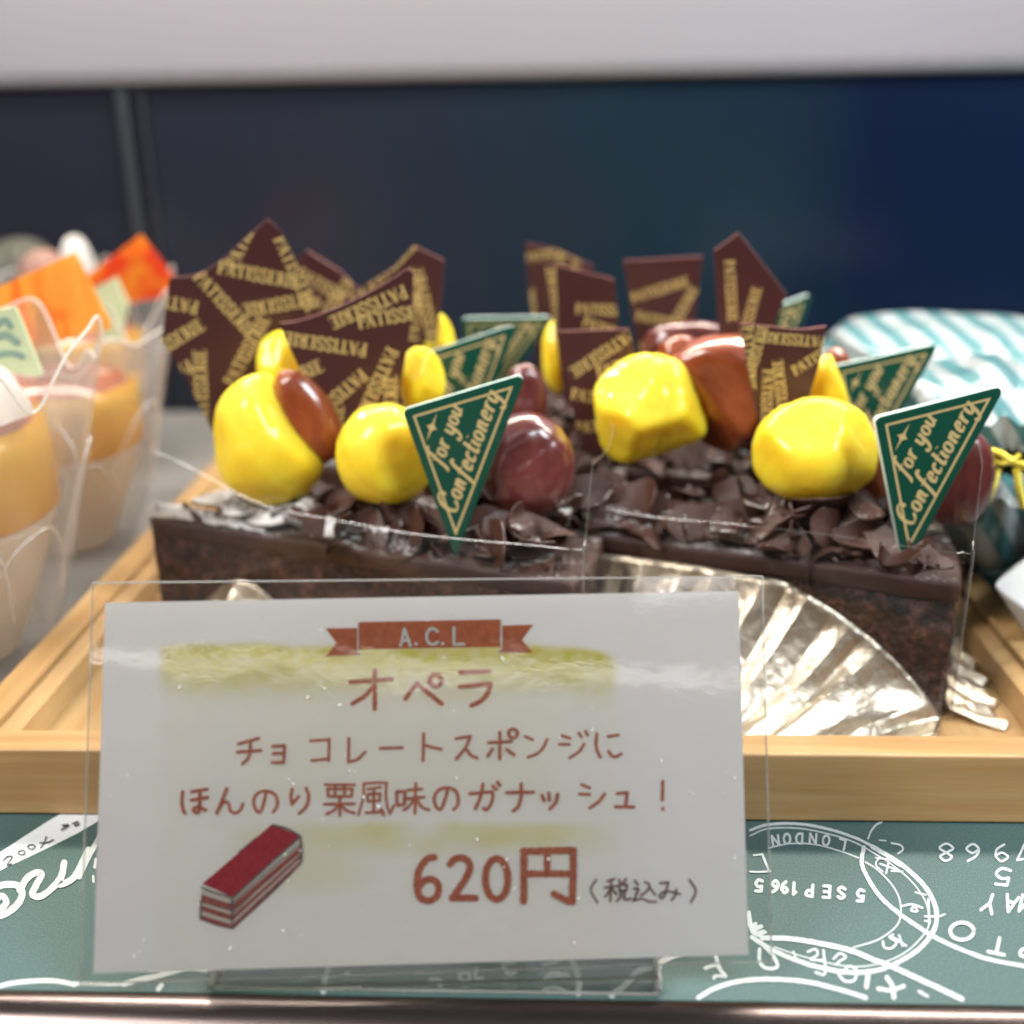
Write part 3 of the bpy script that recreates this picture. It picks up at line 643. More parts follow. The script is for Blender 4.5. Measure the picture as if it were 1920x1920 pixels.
strokes(CL, tF, 16, [[(720, 500), (960, 300)], [(650, 1390), (1150, 940), (1570, 545)], [(650, 1340), (1100, 900), (1560, 500)], [(650, 1190), (1200, 700), (1575, 390)], [(205, 1190), (420, 1250), (625, 1310)], [(700, 1460), (1200, 1010), (1570, 660)]])
obj('drawing_outline', CL.mb, M['card_line'], card, OC)
# laminate pouch: a front and a back sheet around the card
qp = [(150, 1845), (1447, 1802), (1429, 1081), (174, 1093)]
mb = MB()
for off in (.034, -.03):
    n = 90; rows = []
    for j in range(n + 1):
        r = []
        for i in range(n + 1):
            s_, t_ = i / n, j / n
            a = onc(*qp[0]).lerp(onc(*qp[1]), s_); c = onc(*qp[3]).lerp(onc(*qp[2]), s_); p = a.lerp(c, t_)
            r.append(p + cn * (off + .0034 * noise.noise(p * .8) + .0007 * noise.noise(p * 2.6)))
        rows.append(r)
    mb.grid(rows, flip=off < 0)
obj('laminate', mb, M['pouch'], card, OC, smooth=60)
mb = MB(); rs = random.Random(5)
for k in range(70):
    px, py = rs.uniform(195, 1400), rs.uniform(1120, 1800); rr = rs.choice([1.0, 1.2, 1.4, 2.2]) / CPX; o_ = onc(px, py, .046); st_ = rs.uniform(1, 2.4); a0 = rs.uniform(0, 3)
    u1 = ex * math.cos(a0) + ez * math.sin(a0); u2 = ez * math.cos(a0) - ex * math.sin(a0)
    mb.poly([o_ + u1 * rr * st_ * math.cos(q) + u2 * rr * math.sin(q) for q in [math.pi * i / 4 for i in range(8)]])
obj('dust_specks', mb, M['card_white'], card, OC)
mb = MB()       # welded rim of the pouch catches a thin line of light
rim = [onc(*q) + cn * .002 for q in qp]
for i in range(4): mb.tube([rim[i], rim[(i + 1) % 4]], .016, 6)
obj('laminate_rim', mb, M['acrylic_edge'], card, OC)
stand = thing('card_stand', G(815, 1850, 0)); so = G(815, 1850, 0); tag(stand, 'clear acrylic stand holding the price card upright', 'card stand')
x0, x1 = G(394, 1866, 0).x, G(1235, 1866, 0).x
mb = MB(); mb.box((x0, 14.5, .035), (x1, 18.9, .2)); obj('base', mb, M['acrylic'], stand, so, bevel=.03)
mb = MB(); d1 = ez; bl = Vector((x0, 14.6, .21)); 
foot = BL + ez * .0; yb = lambda x, up: (onc(780, 1750) - cn * .14)
def backp(x, h):    # point behind the card at world x, height h along the card
    p = BL + ex * ((x - BL.x) / ex.x) - cn * .10; k = (h - p.z) / ez.z; return p + ez * k
for x in (x0, x1):
    pass
a, b_, c, d = backp(x0, .21), backp(x1, .21), backp(x1, 4.2), backp(x0, 4.2)
mb.slab([a, b_, c, d], cn, .2); obj('back_support', mb, M['acrylic'], stand, so)
mb = MB()
for x in (x0, x1):
    mb.box((x - .05 if x == x0 else x + .0, 14.52, .21), (x + .0 if x == x0 else x + .05, 14.9, .32))
    mb.tube([(x, 14.52, .12), (x, 16.2, .12)], .055, 6)
mb.tube([(x0, 14.5, .06), (x1, 14.5, .06)], .03, 6)
obj('edge', mb, M['acrylic_edge'], stand, so)

# ---------------------------------------------------------------- chocolate cake slices
AP, B2 = Vector((-11.0, 4.2, 0)), Vector((.75, 5.2, 0))
CH_ = 3.32                       # cake height above the tray board
def outline(scale=1.0, n1=70, n2=40, n3=22):
    T = Vector((0, 0, 0)); pts = []
    for k in range(n1): pts.append(T.lerp(AP, k / n1))
    for k in range(n2): pts.append(AP.lerp(B2, k / n2))
    rad = 11.78
    a0 = math.atan2((B2 - AP).y, (B2 - AP).x); a1 = math.atan2((T - AP).y, (T - AP).x)
    for k in range(n3):
        a = a0 + (a1 - a0) * k / n3; rr = rad + .02; pts.append(AP + Vector((math.cos(a), math.sin(a), 0)) * rr)
    return pts
def inset(pts, d):
    out = []; n = len(pts)
    for i, p in enumerate(pts):
        t = (pts[(i + 1) % n] - pts[i - 1]).normalized(); out.append(p + Vector((t.y, -t.x, 0)) * d)   # clockwise outline: outward is (t.y,-t.x)?
    return out
def flake(mb, c, L, W, rot, curl, th=.05, rnd=random):
    """one curled chocolate shaving: a thin bent leaf with ragged rim"""
    n, m = 9, 5; top = []; bot = []
    twist = rnd.uniform(-.5, .5); sk = rnd.uniform(-.4, .4); ph = rnd.uniform(0, 9)
    for i in range(n):
        u = i / (n - 1) - .5; wl_ = (1 - (2 * abs(u)) ** 2.6 * .72) * W
        rt = []; rb = []
        for j in range(m):
            v = (j / (m - 1) - .5) * wl_ * (1 + .16 * math.sin(7 * u + ph))
            a = u * curl; r = L / max(abs(curl), .05)
            p = Vector((math.sin(a) * r, v + sk * u * W, (1 - math.cos(a)) * r * (1 if curl > 0 else -1) + twist * u * v + .12 * v * v / max(W, .1)))
            p += Vector((0, 0, .05 * noise.noise(p * 2.2 + Vector((ph, 0, 0)))))
            nrm = Vector((-math.sin(a), 0, math.cos(a)))
            rt.append(rot @ (p + nrm * th / 2) + c); rb.append(rot @ (p - nrm * th / 2) + c)
        top.append(rt); bot.append(rb)
    b0 = len(mb.v); mb.grid(top); b1 = len(mb.v); mb.grid(bot, flip=True)
    N = n * m
    edge = [j for j in range(m)] + [i * m + m - 1 for i in range(1, n)] + [(n - 1) * m + j for j in range(m - 2, -1, -1)] + [i * m for i in range(n - 2, 0, -1)]
    for k in range(len(edge)):
        a, b_ = edge[k], edge[(k + 1) % len(edge)]; mb.face((b0 + b_, b0 + a, b1 + a, b1 + b_))
def wedge_point(rn):
    while True:
        s_ = rn.random() ** .55; a = rn.random(); p = AP + ((Vector((0, 0, 0)) - AP) * (1 - a) + (B2 - AP) * a) * s_ * .97
        if s_ > .12: return p, s_, a
def make_slice(seed, sugar_patch):
    rn = random.Random(seed); root = thing('cake_slice', (0, 0, 0))
    ol = outline(); n = len(ol); mb = MB(); rows = []
    ZS = CH_ - .46
    for j in range(15):
        z = ZS * j / 14; r = []
        for i, p in enumerate(ol):
            t = (ol[(i + 1) % n] - ol[i - 1]).normalized(); nrm = Vector((-t.y, t.x, 0))   # outward
            if nrm.dot(p - Vector((-3.6, 3.1, 0))) < 0: nrm = -nrm
            q = Vector((p.x * 2.1, p.y * 2.1, z * 2.3 + seed)); d = .09 * noise.fractal(q, .8, 2.1, 4) + .03 * noise.noise(q * 4)
            r.append(p + nrm * d + Vector((0, 0, z + (.02 * noise.noise(q * 3) if j else 0))))
        rows.append(r)
    mb.grid(rows, True); mb.f.append(tuple(len(mb.v) - n + i for i in range(n))); mb.m.append(0)
    for k in range(420):        # torn crumbs standing off the cut face
        q = rn.random(); p = Vector((0, 0, 0)).lerp(AP, q) + Vector((-.36, -.93, 0)) * rn.uniform(-.02, .05) + Vector((0, 0, rn.uniform(.1, ZS - .08))); z_ = rn.uniform(.025, .075)
        vs_ = [p + Vector((rn.gauss(0, 1), rn.gauss(0, .6), rn.gauss(0, 1))).normalized() * z_ for _ in range(4)]; b0 = len(mb.v); mb.v += vs_
        for f in ((0, 1, 2), (0, 2, 3), (0, 3, 1), (1, 3, 2)): mb.face([b0 + i for i in f])
    obj('sponge', mb, M['sponge'], root, smooth=80, weld=True)
    mb = MB(); rows = []
    for z, off in ((ZS - .06, -.10), (ZS - .03, .015), (ZS + .08, .04), (CH_ - .1, .045), (CH_ - .02, .01), (CH_, -.08)):
        r = []
        for i, p in enumerate(ol):
            t = (ol[(i + 1) % n] - ol[i - 1]).normalized(); nrm = Vector((-t.y, t.x, 0))
            if nrm.dot(p - Vector((-3.6, 3.1, 0))) < 0: nrm = -nrm
            q = Vector((p.x, p.y, z + seed)); r.append(p + nrm * (off + .03 * noise.noise(q * 1.7)) + Vector((0, 0, z + .05 * noise.noise(q * .9) + .02 * noise.noise(q * 5))))
        rows.append(r)
    mb.grid(rows, True); mb.f.append(tuple(len(mb.v) - n + i for i in range(n))); mb.m.append(0)
    obj('ganache', mb, M['ganache'], root, smooth=70, weld=True)
    mb = MB()
    for k in range(105):        # bed of small shavings
        p, s_, a = wedge_point(rn)
        if sugar_patch and s_ < .44 and rn.random() < .8: continue
        h = CH_ + .06 + rn.random() ** 1.3 * (1.0 if .1 < a < .95 else .3) * min(1, s_ * 1.3)
        rot = Matrix.Rotation(rn.uniform(0, 6.3), 3, 'Z') @ Matrix.Rotation(rn.gauss(0, .55), 3, 'X') @ Matrix.Rotation(rn.gauss(0, .5), 3, 'Y')
        flake(mb, p + Vector((0, 0, h)), rn.uniform(.8, 1.9), rn.uniform(.4, 1.05), rot, rn.choice([-1, 1]) * rn.uniform(.5, 3.4), rn.uniform(.028, .055), rn)
    for k in range(26):         # large petals along the cut face, leaning out over the edge
        s_ = rn.uniform(.10, .58 if sugar_patch else .8); p = Vector((0, 0, 0)).lerp(AP, s_) + Vector((.1, .62 + rn.random() * .6, CH_ + .22 + rn.random() * .45))
        rot = Matrix.Rotation(rn.gauss(-.37, .5), 3, 'Z') @ Matrix.Rotation(rn.uniform(.2, 1.35), 3, 'X') @ Matrix.Rotation(rn.gauss(0, .35), 3, 'Y')
        flake(mb, p, rn.uniform(1.2, 2.6), rn.uniform(.7, 1.35), rot, rn.uniform(-2.2, 2.2), rn.uniform(.035, .06), rn)
    for k in range(260):        # crumbs of chocolate
        p, s_, a = wedge_point(rn); p = p + Vector((0, 0, CH_ + rn.random() * .35)); s = rn.uniform(.03, .09)
        q = [p + Vector((rn.uniform(-s, s), rn.uniform(-s, s), rn.uniform(-s * .7, s * .7))) + d * s for d in (Vector((1, 0, 0)), Vector((-.5, .87, 0)), Vector((-.5, -.87, 0)), Vector((0, 0, 1.2)))]
        b0 = len(mb.v); mb.v += q
        for f in ((0, 1, 3), (1, 2, 3), (2, 0, 3), (0, 2, 1)): mb.face([b0 + i for i in f])
    o = obj('chocolate_shavings', mb, M['shaving'], root, smooth=50); o['kind'] = 'stuff'
    if sugar_patch:
        mb = MB()
        for k in range(8):
            s_ = rn.uniform(.52, .9); p = Vector((0, 0, 0)).lerp(AP, s_) + Vector((rn.uniform(0, .6), rn.uniform(.2, 1.1) * (1.1 - s_) * 2, CH_ + .3 + rn.random() * .35))
            rot = Matrix.Rotation(rn.gauss(.3, .4), 3, 'Z') @ Matrix.Rotation(rn.gauss(.5, .3), 3, 'X')
            flake(mb, p, rn.uniform(.9, 1.8), rn.uniform(.5, .8), rot, rn.uniform(-1, 1), .08, rn)
        obj('sugared_shavings', mb, M['sugar_top'], root, smooth=50)
        mb = MB(); rows = []
        for j in range(14):
            r = []
            for i in range(26):
                s_ = .70 + .285 * i / 25; a = .02 + .92 * j / 13
                p = Vector((0, 0, 0)).lerp(AP, s_) + (B2) * (1 - s_) * a
                r.append(p + Vector((0, 0, CH_ + .06 + .34 * math.sin(math.pi * min(1, j / 13 * 1.0)) * (.4 + .6 * i / 25) + .09 * noise.noise(Vector((p.x * 1.4, p.y * 1.4, seed))) + .03 * noise.noise(p * 6))))
            rows.append(r)
        mb.grid(rows, flip=True); obj('icing_sugar', mb, M['sugar_bed'], root, smooth=60)
    return root
TIP_R = G(1765, 1345, FLOOR); TIP_L = G(1078, 1338, FLOOR); TIP_L.y = TIP_R.y = (TIP_L.y + TIP_R.y) / 2
sl = make_slice(11, True); sl.location = TIP_L * CM
sr = make_slice(29, False); sr.location = TIP_R * CM
GS = 'chocolate cake slices in two columns on the wooden tray'
tag(sl, 'front slice of chocolate cake on the left, sugar-dusted, right behind the price card', 'cake slice', GS)
tag(sr, 'front slice of chocolate cake on the right, its pointed corner hanging over silver foil', 'cake slice', GS)
for base, offs, lab in ((sl, (.9, 5.45), 'second chocolate slice of the left column, behind the sugar-dusted front slice'), (sl, (1.0, 10.9), 'last chocolate slice of the left column, blurred at the back of the tray'),
                        (sr, (.6, 5.45), 'second chocolate slice of the right column, behind the front slice by the foil'), (sr, (.9, 10.9), 'last chocolate slice of the right column, blurred at the back of the tray')):
    c = dup(base); c.location = base.location + Vector((offs[0], offs[1], 0)) * CM; tag(c, lab, 'cake slice', GS)

# pleated foil under each front slice
def make_foil(tip, seed, label, arch=False):
    rn = random.Random(seed); mb = MB(); N, Mv = 260, 26; rows = []
    d = AP.normalized(); nrm = Vector((-d.y, d.x, 0));  nrm = nrm if nrm.y < 0 else -nrm
    def hh(s):
        if arch: return 1.95 * math.exp(-((s - .76) / .15) ** 2) + .06
        return min(2.80, 3.75 * (1 - math.exp(-s * 4.3))) * (1 + .02 * math.sin(9 * s + seed)) + .03
    for j in range(Mv):
        v = j / (Mv - 1); r = []
        for i in range(N):
            s = -.20 + 1.17 * i / (N - 1); h = hh(max(0, s)); spread = 2.6 - .4 * s
            base = d * (max(s, -.2 * v) * 11.78)
            fan = (1 - s) * 2.3 * v        # pleats swing towards the tip as they run out
            out = .10 + spread * v ** 1.25
            z = h * (1 - v) ** 1.55 + .015
            per = 12; ph = s * per * 2 * math.pi * 1.0 + .9 * math.sin(s * 19 + seed) + .5 * math.sin(s * 41)
            tri = 2 / math.pi * math.asin(math.sin(ph)) ; amp = (.035 + .12 * min(1, v * 5) * (1 - .5 * v))
            wob = .05 * noise.noise(Vector((s * 26, v * 4, seed))) + .03 * noise.noise(Vector((s * 70, v * 11, seed)))
            p = base + d * fan + nrm * (out + (tri * amp + wob) * (1 - v) * .6) + Vector((0, 0, z + max(-.9 * z, (tri * amp + wob) * (.35 + .65 * v))))
            if v > .9: p.z = max(.015, p.z)
            if p.y + tip.y < TRAYF + RW + .06: p.y = TRAYF + RW + .06 - tip.y + .02 * noise.noise(p); p.z += .02
            r.append(p + Vector((tip.x, tip.y, FLOOR)))
        rows.append(r)
    mb.grid(rows)
    # other side of the corner: a short crumpled skirt
    rows = []; d2 = B2.normalized(); n2 = Vector((d2.y, -d2.x, 0))
    for j in range(12):
        v = j / 11; r = []
        for i in range(70):
            s = i / 69; ph = s * 5 * 2 * math.pi; tri = 2 / math.pi * math.asin(math.sin(ph))
            h = .25 + 1.05 * s * (1 - .35 * s); p = d2 * (s * 4.9 - .5 * v) + n2 * (.12 + 1.15 * v ** 1.2 + .14 * tri * v) + Vector((0, 0, h * (1 - v) ** 1.2 + .02 + .12 * abs(tri) * v + .08 * noise.noise(Vector((s * 9, v * 4, seed + 5)))))
            p.z = max(.012, p.z); 
            if p.y + tip.y < TRAYF + RW + .06: p.y = TRAYF + RW + .06 - tip.y
            r.append(p + Vector((tip.x, tip.y, FLOOR)))
        rows.append(r)
    mb.grid(rows, flip=True)
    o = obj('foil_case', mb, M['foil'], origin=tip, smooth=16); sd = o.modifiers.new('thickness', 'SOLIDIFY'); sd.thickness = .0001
    return tag(o, label, 'foil', 'silver foil cases under the cake slices')
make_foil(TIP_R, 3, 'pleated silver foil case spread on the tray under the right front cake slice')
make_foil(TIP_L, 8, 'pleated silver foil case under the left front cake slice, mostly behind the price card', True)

# clear film bands round each front slice
def make_film(tip, seed, label):
    mb = MB(); path = []
    N = 90; d = AP.normalized(); nn = Vector((-d.y, d.x, 0)); nn = nn if nn.y < 0 else -nn
    for k in range(N + 1):
        s = 1 - k / N; path.append((AP * s + nn * (.16 + .18 * math.sin(s * math.pi) ** 2 + .05 * noise.noise(Vector((s * 5, seed, 0)))), s))
    d2 = B2.normalized(); n2 = Vector((d2.y, -d2.x, 0))
    for k in range(1, 10):      # round the corner
        a = k / 10; path.append(((nn * (1 - a) + n2 * a).normalized() * .2 + Vector((.02, -.05, 0)) * math.sin(a * math.pi), 0))
    for k in range(N // 2 + 1):
        s = k / (N // 2); path.append((d2 * (s * 5.25) + n2 * (.18 + .3 * math.sin(s * math.pi)), -s))
    rows = []
    for j in range(13):
        v = j / 12; r = []
        for p, s in path:
            top = (4.1 + 1.2 * sm(.62, 1.0, s)) if s > 0 else 4.15 + 1.7 * sm(0, .12, -s)
            top += .05 * math.sin(s * 9 + seed)
            r.append(tip + p + nn * (.04 * v * noise.noise(Vector((p.x * .7, v * 2, seed)))) + Vector((0, 0, .02 + v * top)))
        rows.append(r)
    mb.grid(rows)
    o = obj('cake_film', mb, M['film'], origin=tip, smooth=80)
    me = MB(); me.tube([tuple(q) for q in rows[-1]], .005, 5); me.tube([tuple(q[0]) for q in rows], .012, 5); me.tube([tuple(q[-1]) for q in rows], .012, 5); me.tube([tuple(q[N + 6]) for q in rows], .008, 5)
    obj('film_edge', me, M['acrylic_edge'], o, tip)
    return tag(o, label, 'cake film', 'clear film bands round the front cake slices')
make_film(TIP_L, 2, 'clear film band wrapped round the sugar-dusted left front slice')
make_film(TIP_R, 5, 'clear film band wrapped round the right front slice above the foil')

# ---------------------------------------------------------------- chestnuts
def blob(seed, planes, k=9.0, cap=1.0, sub=5):
    """rounded solid bounded by soft cutting planes: list of (normal, distance)"""
    bm = bmesh.new(); bmesh.ops.create_icosphere(bm, subdivisions=sub, radius=1)
    for v in bm.verts:
        n = v.co.normalized(); acc = 1.0
        for pn, pd in planes:
            q = n.dot(pn)
            if q > .02: acc += math.exp(-k * (pd / q - 1)) if pd / q < 4 else 0
        gv = n.dot(Vector((math.cos(seed), -.35, math.sin(seed * 1.7))).normalized()) + .12 * noise.noise(n * 2.3 + Vector((0, seed, 0)))
        r = 1 - math.log(acc) / k - .045 * math.exp(-(gv / .055) ** 2) * (.5 + .5 * noise.noise(n * 1.5 + Vector((seed, 7, 0)))) + .035 * noise.noise(n * 1.7 + Vector((seed, 0, 0))) + .006 * noise.noise(n * 14 + Vector((seed, 1, 0))) + .014 * noise.noise(n * 5 + Vector((seed, 3, 0)))
        v.co = n * max(.25, r)
    mb = MB(); mb.v = [v.co.copy() for v in bm.verts]; mb.f = [tuple(v.index for v in f.verts) for f in bm.faces]; mb.m = [0] * len(mb.f); bm.free(); return mb
V = lambda *a: Vector(a).normalized()
SHAPES = {
 'dome': [(V(0, 0, -1), .8), (V(.6, -.8, .1), .82)],
 'tall': [(V(.8, -.15, .62), .60), (V(-1, -.6, .1), .86), (V(.5, -.6, .7), .86), (V(0, 0, -1), .9)],
 'chunk': [(V(-.6, -.5, .75), .66), (V(.9, -.35, .3), .78), (V(-.8, -.6, -.4), .68), (V(.35, -.8, -.75), .62), (V(.1, -.9, .5), .74), (V(.3, .2, -1), .74), (V(-.9, 0, -.1), .8)],
 'wide': [(V(.8, -.55, .35), .74), (V(-.2, -.6, .8), .80), (V(-1, -.4, -.1), .88), (V(.55, -.75, -.5), .86)],
 'leaf': [(V(-1, -.55, -.35), .42), (V(-.35, -1, .1), .62), (V(1, 0, -.3), .72), (V(.4, -.4, -1), .95)],
 'nut': [(V(0, 0, -1), .82), (V(.2, -1, .3), .84), (V(-.9, -.2, .2), .84)]}
def chestnut(px, py, w, h, Y, shape, mt, label, group, rot=0, yaw=0, dy=.9, k=20):
    c = PY(px, py, Y); s = ppc(c); mb = blob(len(label), SHAPES[shape], k)
    rx, rz = w / 2 / s, h / 2 / s
    a = Matrix.Rotation(math.radians(yaw), 3, 'Z'); r2 = Matrix.Rotation(math.radians(rot), 3, 'Y')
    vs = [a @ v for v in mb.v]
    # scale the shape so that its outline has the measured width and height
    x0, x1 = min(v.x for v in vs), max(v.x for v in vs); z0, z1 = min(v.z for v in vs), max(v.z for v in vs)
    mb.v = [c + r2 @ Vector(((v.x - (x0 + x1) / 2) * 2 / (x1 - x0) * rx, v.y * min(rx, rz) * dy, (v.z - (z0 + z1) / 2) * 2 / (z1 - z0) * rz)) for v in vs]
    base = Vector((c.x, c.y, c.z - rz))
    o = obj('chestnut', mb, mt, origin=base, smooth=75)
    return tag(o, label, 'chestnut', group)
GY, GB = 'yellow candied chestnuts on the cakes', 'brown syrup chestnuts on the cakes'
ty = TIP_L.y
chestnut(502, 822, 208, 246, ty + 4.0, 'tall', M['yellow'], 'tall yellow chestnut at the far left of the left front cake', GY, 0, 0)
chestnut(722, 846, 184, 184, ty + 2.9, 'dome', M['yellow'], 'round yellow chestnut touching the left edge of the front green pick', GY)
chestnut(530, 705, 100, 170, ty + 5.1, 'wide', M['yellow'], 'yellow chestnut squeezed between the two big chocolate plates', GY)
chestnut(790, 715, 90, 130, ty + 5.2, 'wide', M['yellow'], 'yellow chestnut between the broad concave plate and the left second pick', GY)
chestnut(815, 640, 76, 110, ty + 9.0, 'chunk', M['yellow'], 'small blurred yellow chestnut left of the flat-topped rear pick', GY)
chestnut(1222, 768, 216, 208, ty + 4.6, 'chunk', M['yellow'], 'angular yellow chestnut chunk with a broken peak, left on the right cake', GY)
chestnut(1532, 848, 236, 205, ty + 2.6, 'wide', M['yellow'], 'large yellow chestnut below the right front chocolate plate', GY)
chestnut(1046, 668, 60, 140, ty + 9.0, 'wide', M['yellow'], 'dim yellow chestnut sliver left of the small square chocolate plate', GY)
chestnut(1284, 640, 66, 70, ty + 10.0, 'dome', M['yellow'], 'tiny blurred yellow chestnut under the dark rear plate', GY)
chestnut(1553, 730, 82, 130, ty + 4.9, 'tall', M['yellow'], 'yellow chestnut behind the left edge of the right second pick', GY)
chestnut(577, 778, 104, 190, ty + 4.25, 'nut', M['brown'], 'brown glazed chestnut leaning on the broad concave chocolate plate', GB, -24)
chestnut(988, 868, 186, 196, ty + 2.7, 'nut', M['maroon'], 'maroon chestnut with a shiny orange rim, right of the left front pick', GB, 10)
chestnut(985, 745, 84, 130, ty + 5.6, 'nut', M['maroon'], 'dark red chestnut half hidden above the maroon one by the left picks', GB)
chestnut(1352, 740, 200, 230, ty + 5.0, 'leaf', M['brown'], 'big orange-brown chestnut in the middle of the right cake', GB, -16, 0)
chestnut(1278, 672, 100, 90, ty + 6.6, 'nut', M['brown'], 'small brown chestnut behind the big orange-brown one', GB)
chestnut(1300, 640, 190, 76, ty + 8.2, 'nut', M['maroon'], 'dark flat chestnut under the rear chocolate plates of the right column', GB)
chestnut(1638, 862, 84, 150, ty + 3.3, 'nut', M['brown'], 'narrow brown chestnut wedged between yellow chestnut and right front pick', GB, -12)
chestnut(1800, 890, 124, 186, ty + 3.0, 'nut', M['maroon'], 'purple-brown chestnut at the right end, behind the right front pick', GB)
chestnut(1700, 742, 70, 100, ty + 7.6, 'nut', M['brown'], 'pinkish brown chestnut peeking out right of the right second pick', GB)
chestnut(1566, 690, 60, 80, ty + 7.0, 'nut', M['brown'], 'small orange chestnut above the left edge of the right second pick', GB)

# ---------------------------------------------------------------- chocolate plates with gold lettering
SER = {'P': [([(.2, 0), (.2, 1)], .17), ([(.2, .95), (.45, .95), (.6, .74), (.45, .5), (.2, .49)], .11), ([(.02, .03), (.4, .03)], .06), ([(.02, .97), (.3, .97)], .06)],
 'A': [([(.1, 0), (.36, 1)], .08), ([(.34, 1), (.62, 0)], .17), ([(.2, .34), (.5, .34)], .07), ([(0, .03), (.24, .03)], .06), ([(.48, .03), (.76, .03)], .06)],
 'T': [([(.36, 0), (.36, 1)], .17), ([(0, .95), (.72, .95)], .09), ([(.04, .95), (.04, .74)], .07), ([(.68, .95), (.68, .74)], .07), ([(.18, .03), (.54, .03)], .06)],
 'I': [([(.2, 0), (.2, 1)], .17), ([(.02, .03), (.38, .03)], .06), ([(.02, .97), (.38, .97)], .06)],
 'S': [([(.52, .74), (.44, .94), (.26, .98), (.08, .8), (.2, .58), (.44, .42), (.54, .22), (.36, .03), (.16, .04), (.05, .26)], .13)],
 'E': [([(.2, 0), (.2, 1)], .17), ([(.02, .04), (.58, .04)], .08), ([(.2, .52), (.48, .52)], .08), ([(.02, .96), (.56, .96)], .08), ([(.57, .04), (.6, .26)], .06), ([(.55, .96), (.57, .78)], .06)],
 'R': [([(.2, 0), (.2, 1)], .17), ([(.2, .95), (.45, .95), (.58, .74), (.45, .52), (.2, .51)], .11), ([(.36, .5), (.68, .02)], .16), ([(.02, .03), (.4, .03)], .06), ([(.02, .97), (.3, .97)], .06)]}
ADV = {'P': .64, 'A': .76, 'T': .74, 'I': .42, 'S': .62, 'E': .64, 'R': .70}
def clip_tri(poly, tri):
    for i in range(3):
        a, b_ = Vector(tri[i]), Vector(tri[(i + 1) % 3]); out = []
        for k in range(len(poly)):
            p, q = Vector(poly[k]), Vector(poly[(k + 1) % len(poly)])
            sp = (b_.x - a.x) * (p.y - a.y) - (b_.y - a.y) * (p.x - a.x); sq = (b_.x - a.x) * (q.y - a.y) - (b_.y - a.y) * (q.x - a.x)
            if sp >= 0: out.append(p)
            if (sp >= 0) != (sq >= 0): out.append(p.lerp(q, sp / (sp - sq)))
        poly = out
        if len(poly) < 3: return []
    return poly
def plate(px_outline, Yc, words, label, yaw=0, tilt=0, size=36, th=.13, reach=None, mt=None):
    """px_outline traced on the upright plane at depth Yc (turned by yaw about its middle); words: (text, x, y, angle) in photo pixels"""
    cx = sum(p[0] for p in px_outline) / len(px_outline); cy = sum(p[1] for p in px_outline) / len(px_outline)
    c = PY(cx, cy, Yc); a = math.radians(yaw); t = math.radians(tilt)
    ux = Vector((math.cos(a), math.sin(a), 0)); uy = Matrix.Rotation(t, 3, ux) @ Vector((0, 0, 1)); n = ux.cross(uy)   # towards -Y
    def proj(px, py):
        d = ray(px, py); k = (c - CAM).dot(n) / d.dot(n); p = CAM + d * k - c; return (p.dot(ux), p.dot(uy))
    O = [proj(*p) for p in px_outline]
    to3 = lambda x, y, z=0: c + ux * x + uy * y + n * z
    zmin = min(to3(*p).z for p in O); base = Vector((c.x, c.y, zmin))
    root = thing('chocolate_plate', base)
    mb = MB(); mb.slab([to3(*p) for p in O], n, th, 0, 1)
    obj('plate', mb, [mt or M['choc'], M['choc_edge']], root, base, weld=True, bevel=.012)
    size = size * .74
    tris = []
    o3 = [Vector((x, y, 0)) for x, y in O]
    for tr in tessellate_polygon([o3]):
        q = [O[i] for i in tr]
        if (q[1][0] - q[0][0]) * (q[2][1] - q[0][1]) - (q[1][1] - q[0][1]) * (q[2][0] - q[0][0]) < 0: q = q[::-1]
        tris.append(q)
    mb = MB(); k = 0
    s = ppc(c)
    for text, wx, wy, ang in words:
        hgt = size / s; p0 = Vector(proj(wx, wy)); ca, sa = math.cos(math.radians(ang)), math.sin(math.radians(ang)); x = 0
        for ch in text:
            for pts, w in SER[ch]:
                pts = catmull(pts, 5) if len(pts) > 2 else pts
                z = .008 + (k % 10) * .0012; k += 1
                for poly in ribbon(pts, w * 1.12, False):
                    g = [(p0.x + hgt * ((px_ + x) * ca - py_ * sa), p0.y + hgt * ((px_ + x) * sa + py_ * ca)) for px_, py_ in poly]
                    for tr in tris:
                        r = clip_tri(g, tr)
                        if len(r) >= 3:
                            P3 = [to3(q.x, q.y, z) for q in r]
                            if (P3[1] - P3[0]).cross(P3[2] - P3[0]).dot(n) < 0: P3 = P3[::-1]
                            mb.poly(P3)
            x += ADV[ch]
    if mb.f: obj('lettering', mb, M['gold'], root, base)
    return tag(root, label, 'chocolate plate', 'dark chocolate plates printed with gold lettering')
W_ = 'PATISSERIE'
def arc(pts, n=6): return [tuple(p) for p in catmull(pts, n)]
plate(arc([(318, 521), (372, 514), (422, 483), (465, 443), (503, 411)]) + [(525, 432), (560, 500), (600, 560), (620, 640), (600, 740), (560, 900), (470, 900), (412, 835), (345, 702), (303, 640)], ty + 5.9,
      [(W_, 360, 520, -53), (W_, 406, 512, -14), (W_, 602, 545, 187), (W_, 258, 694, 28), (W_, 392, 800, 86) , (W_, 445, 470 + 36, 62), (W_, 374, 566, 165), (W_, 353, 674, 205), (W_, 440, 727, 58), (W_, 512, 448, -70)],
      'largest chocolate plate, leftmost, with a sweeping concave top and sharp peak', yaw=14, size=33)
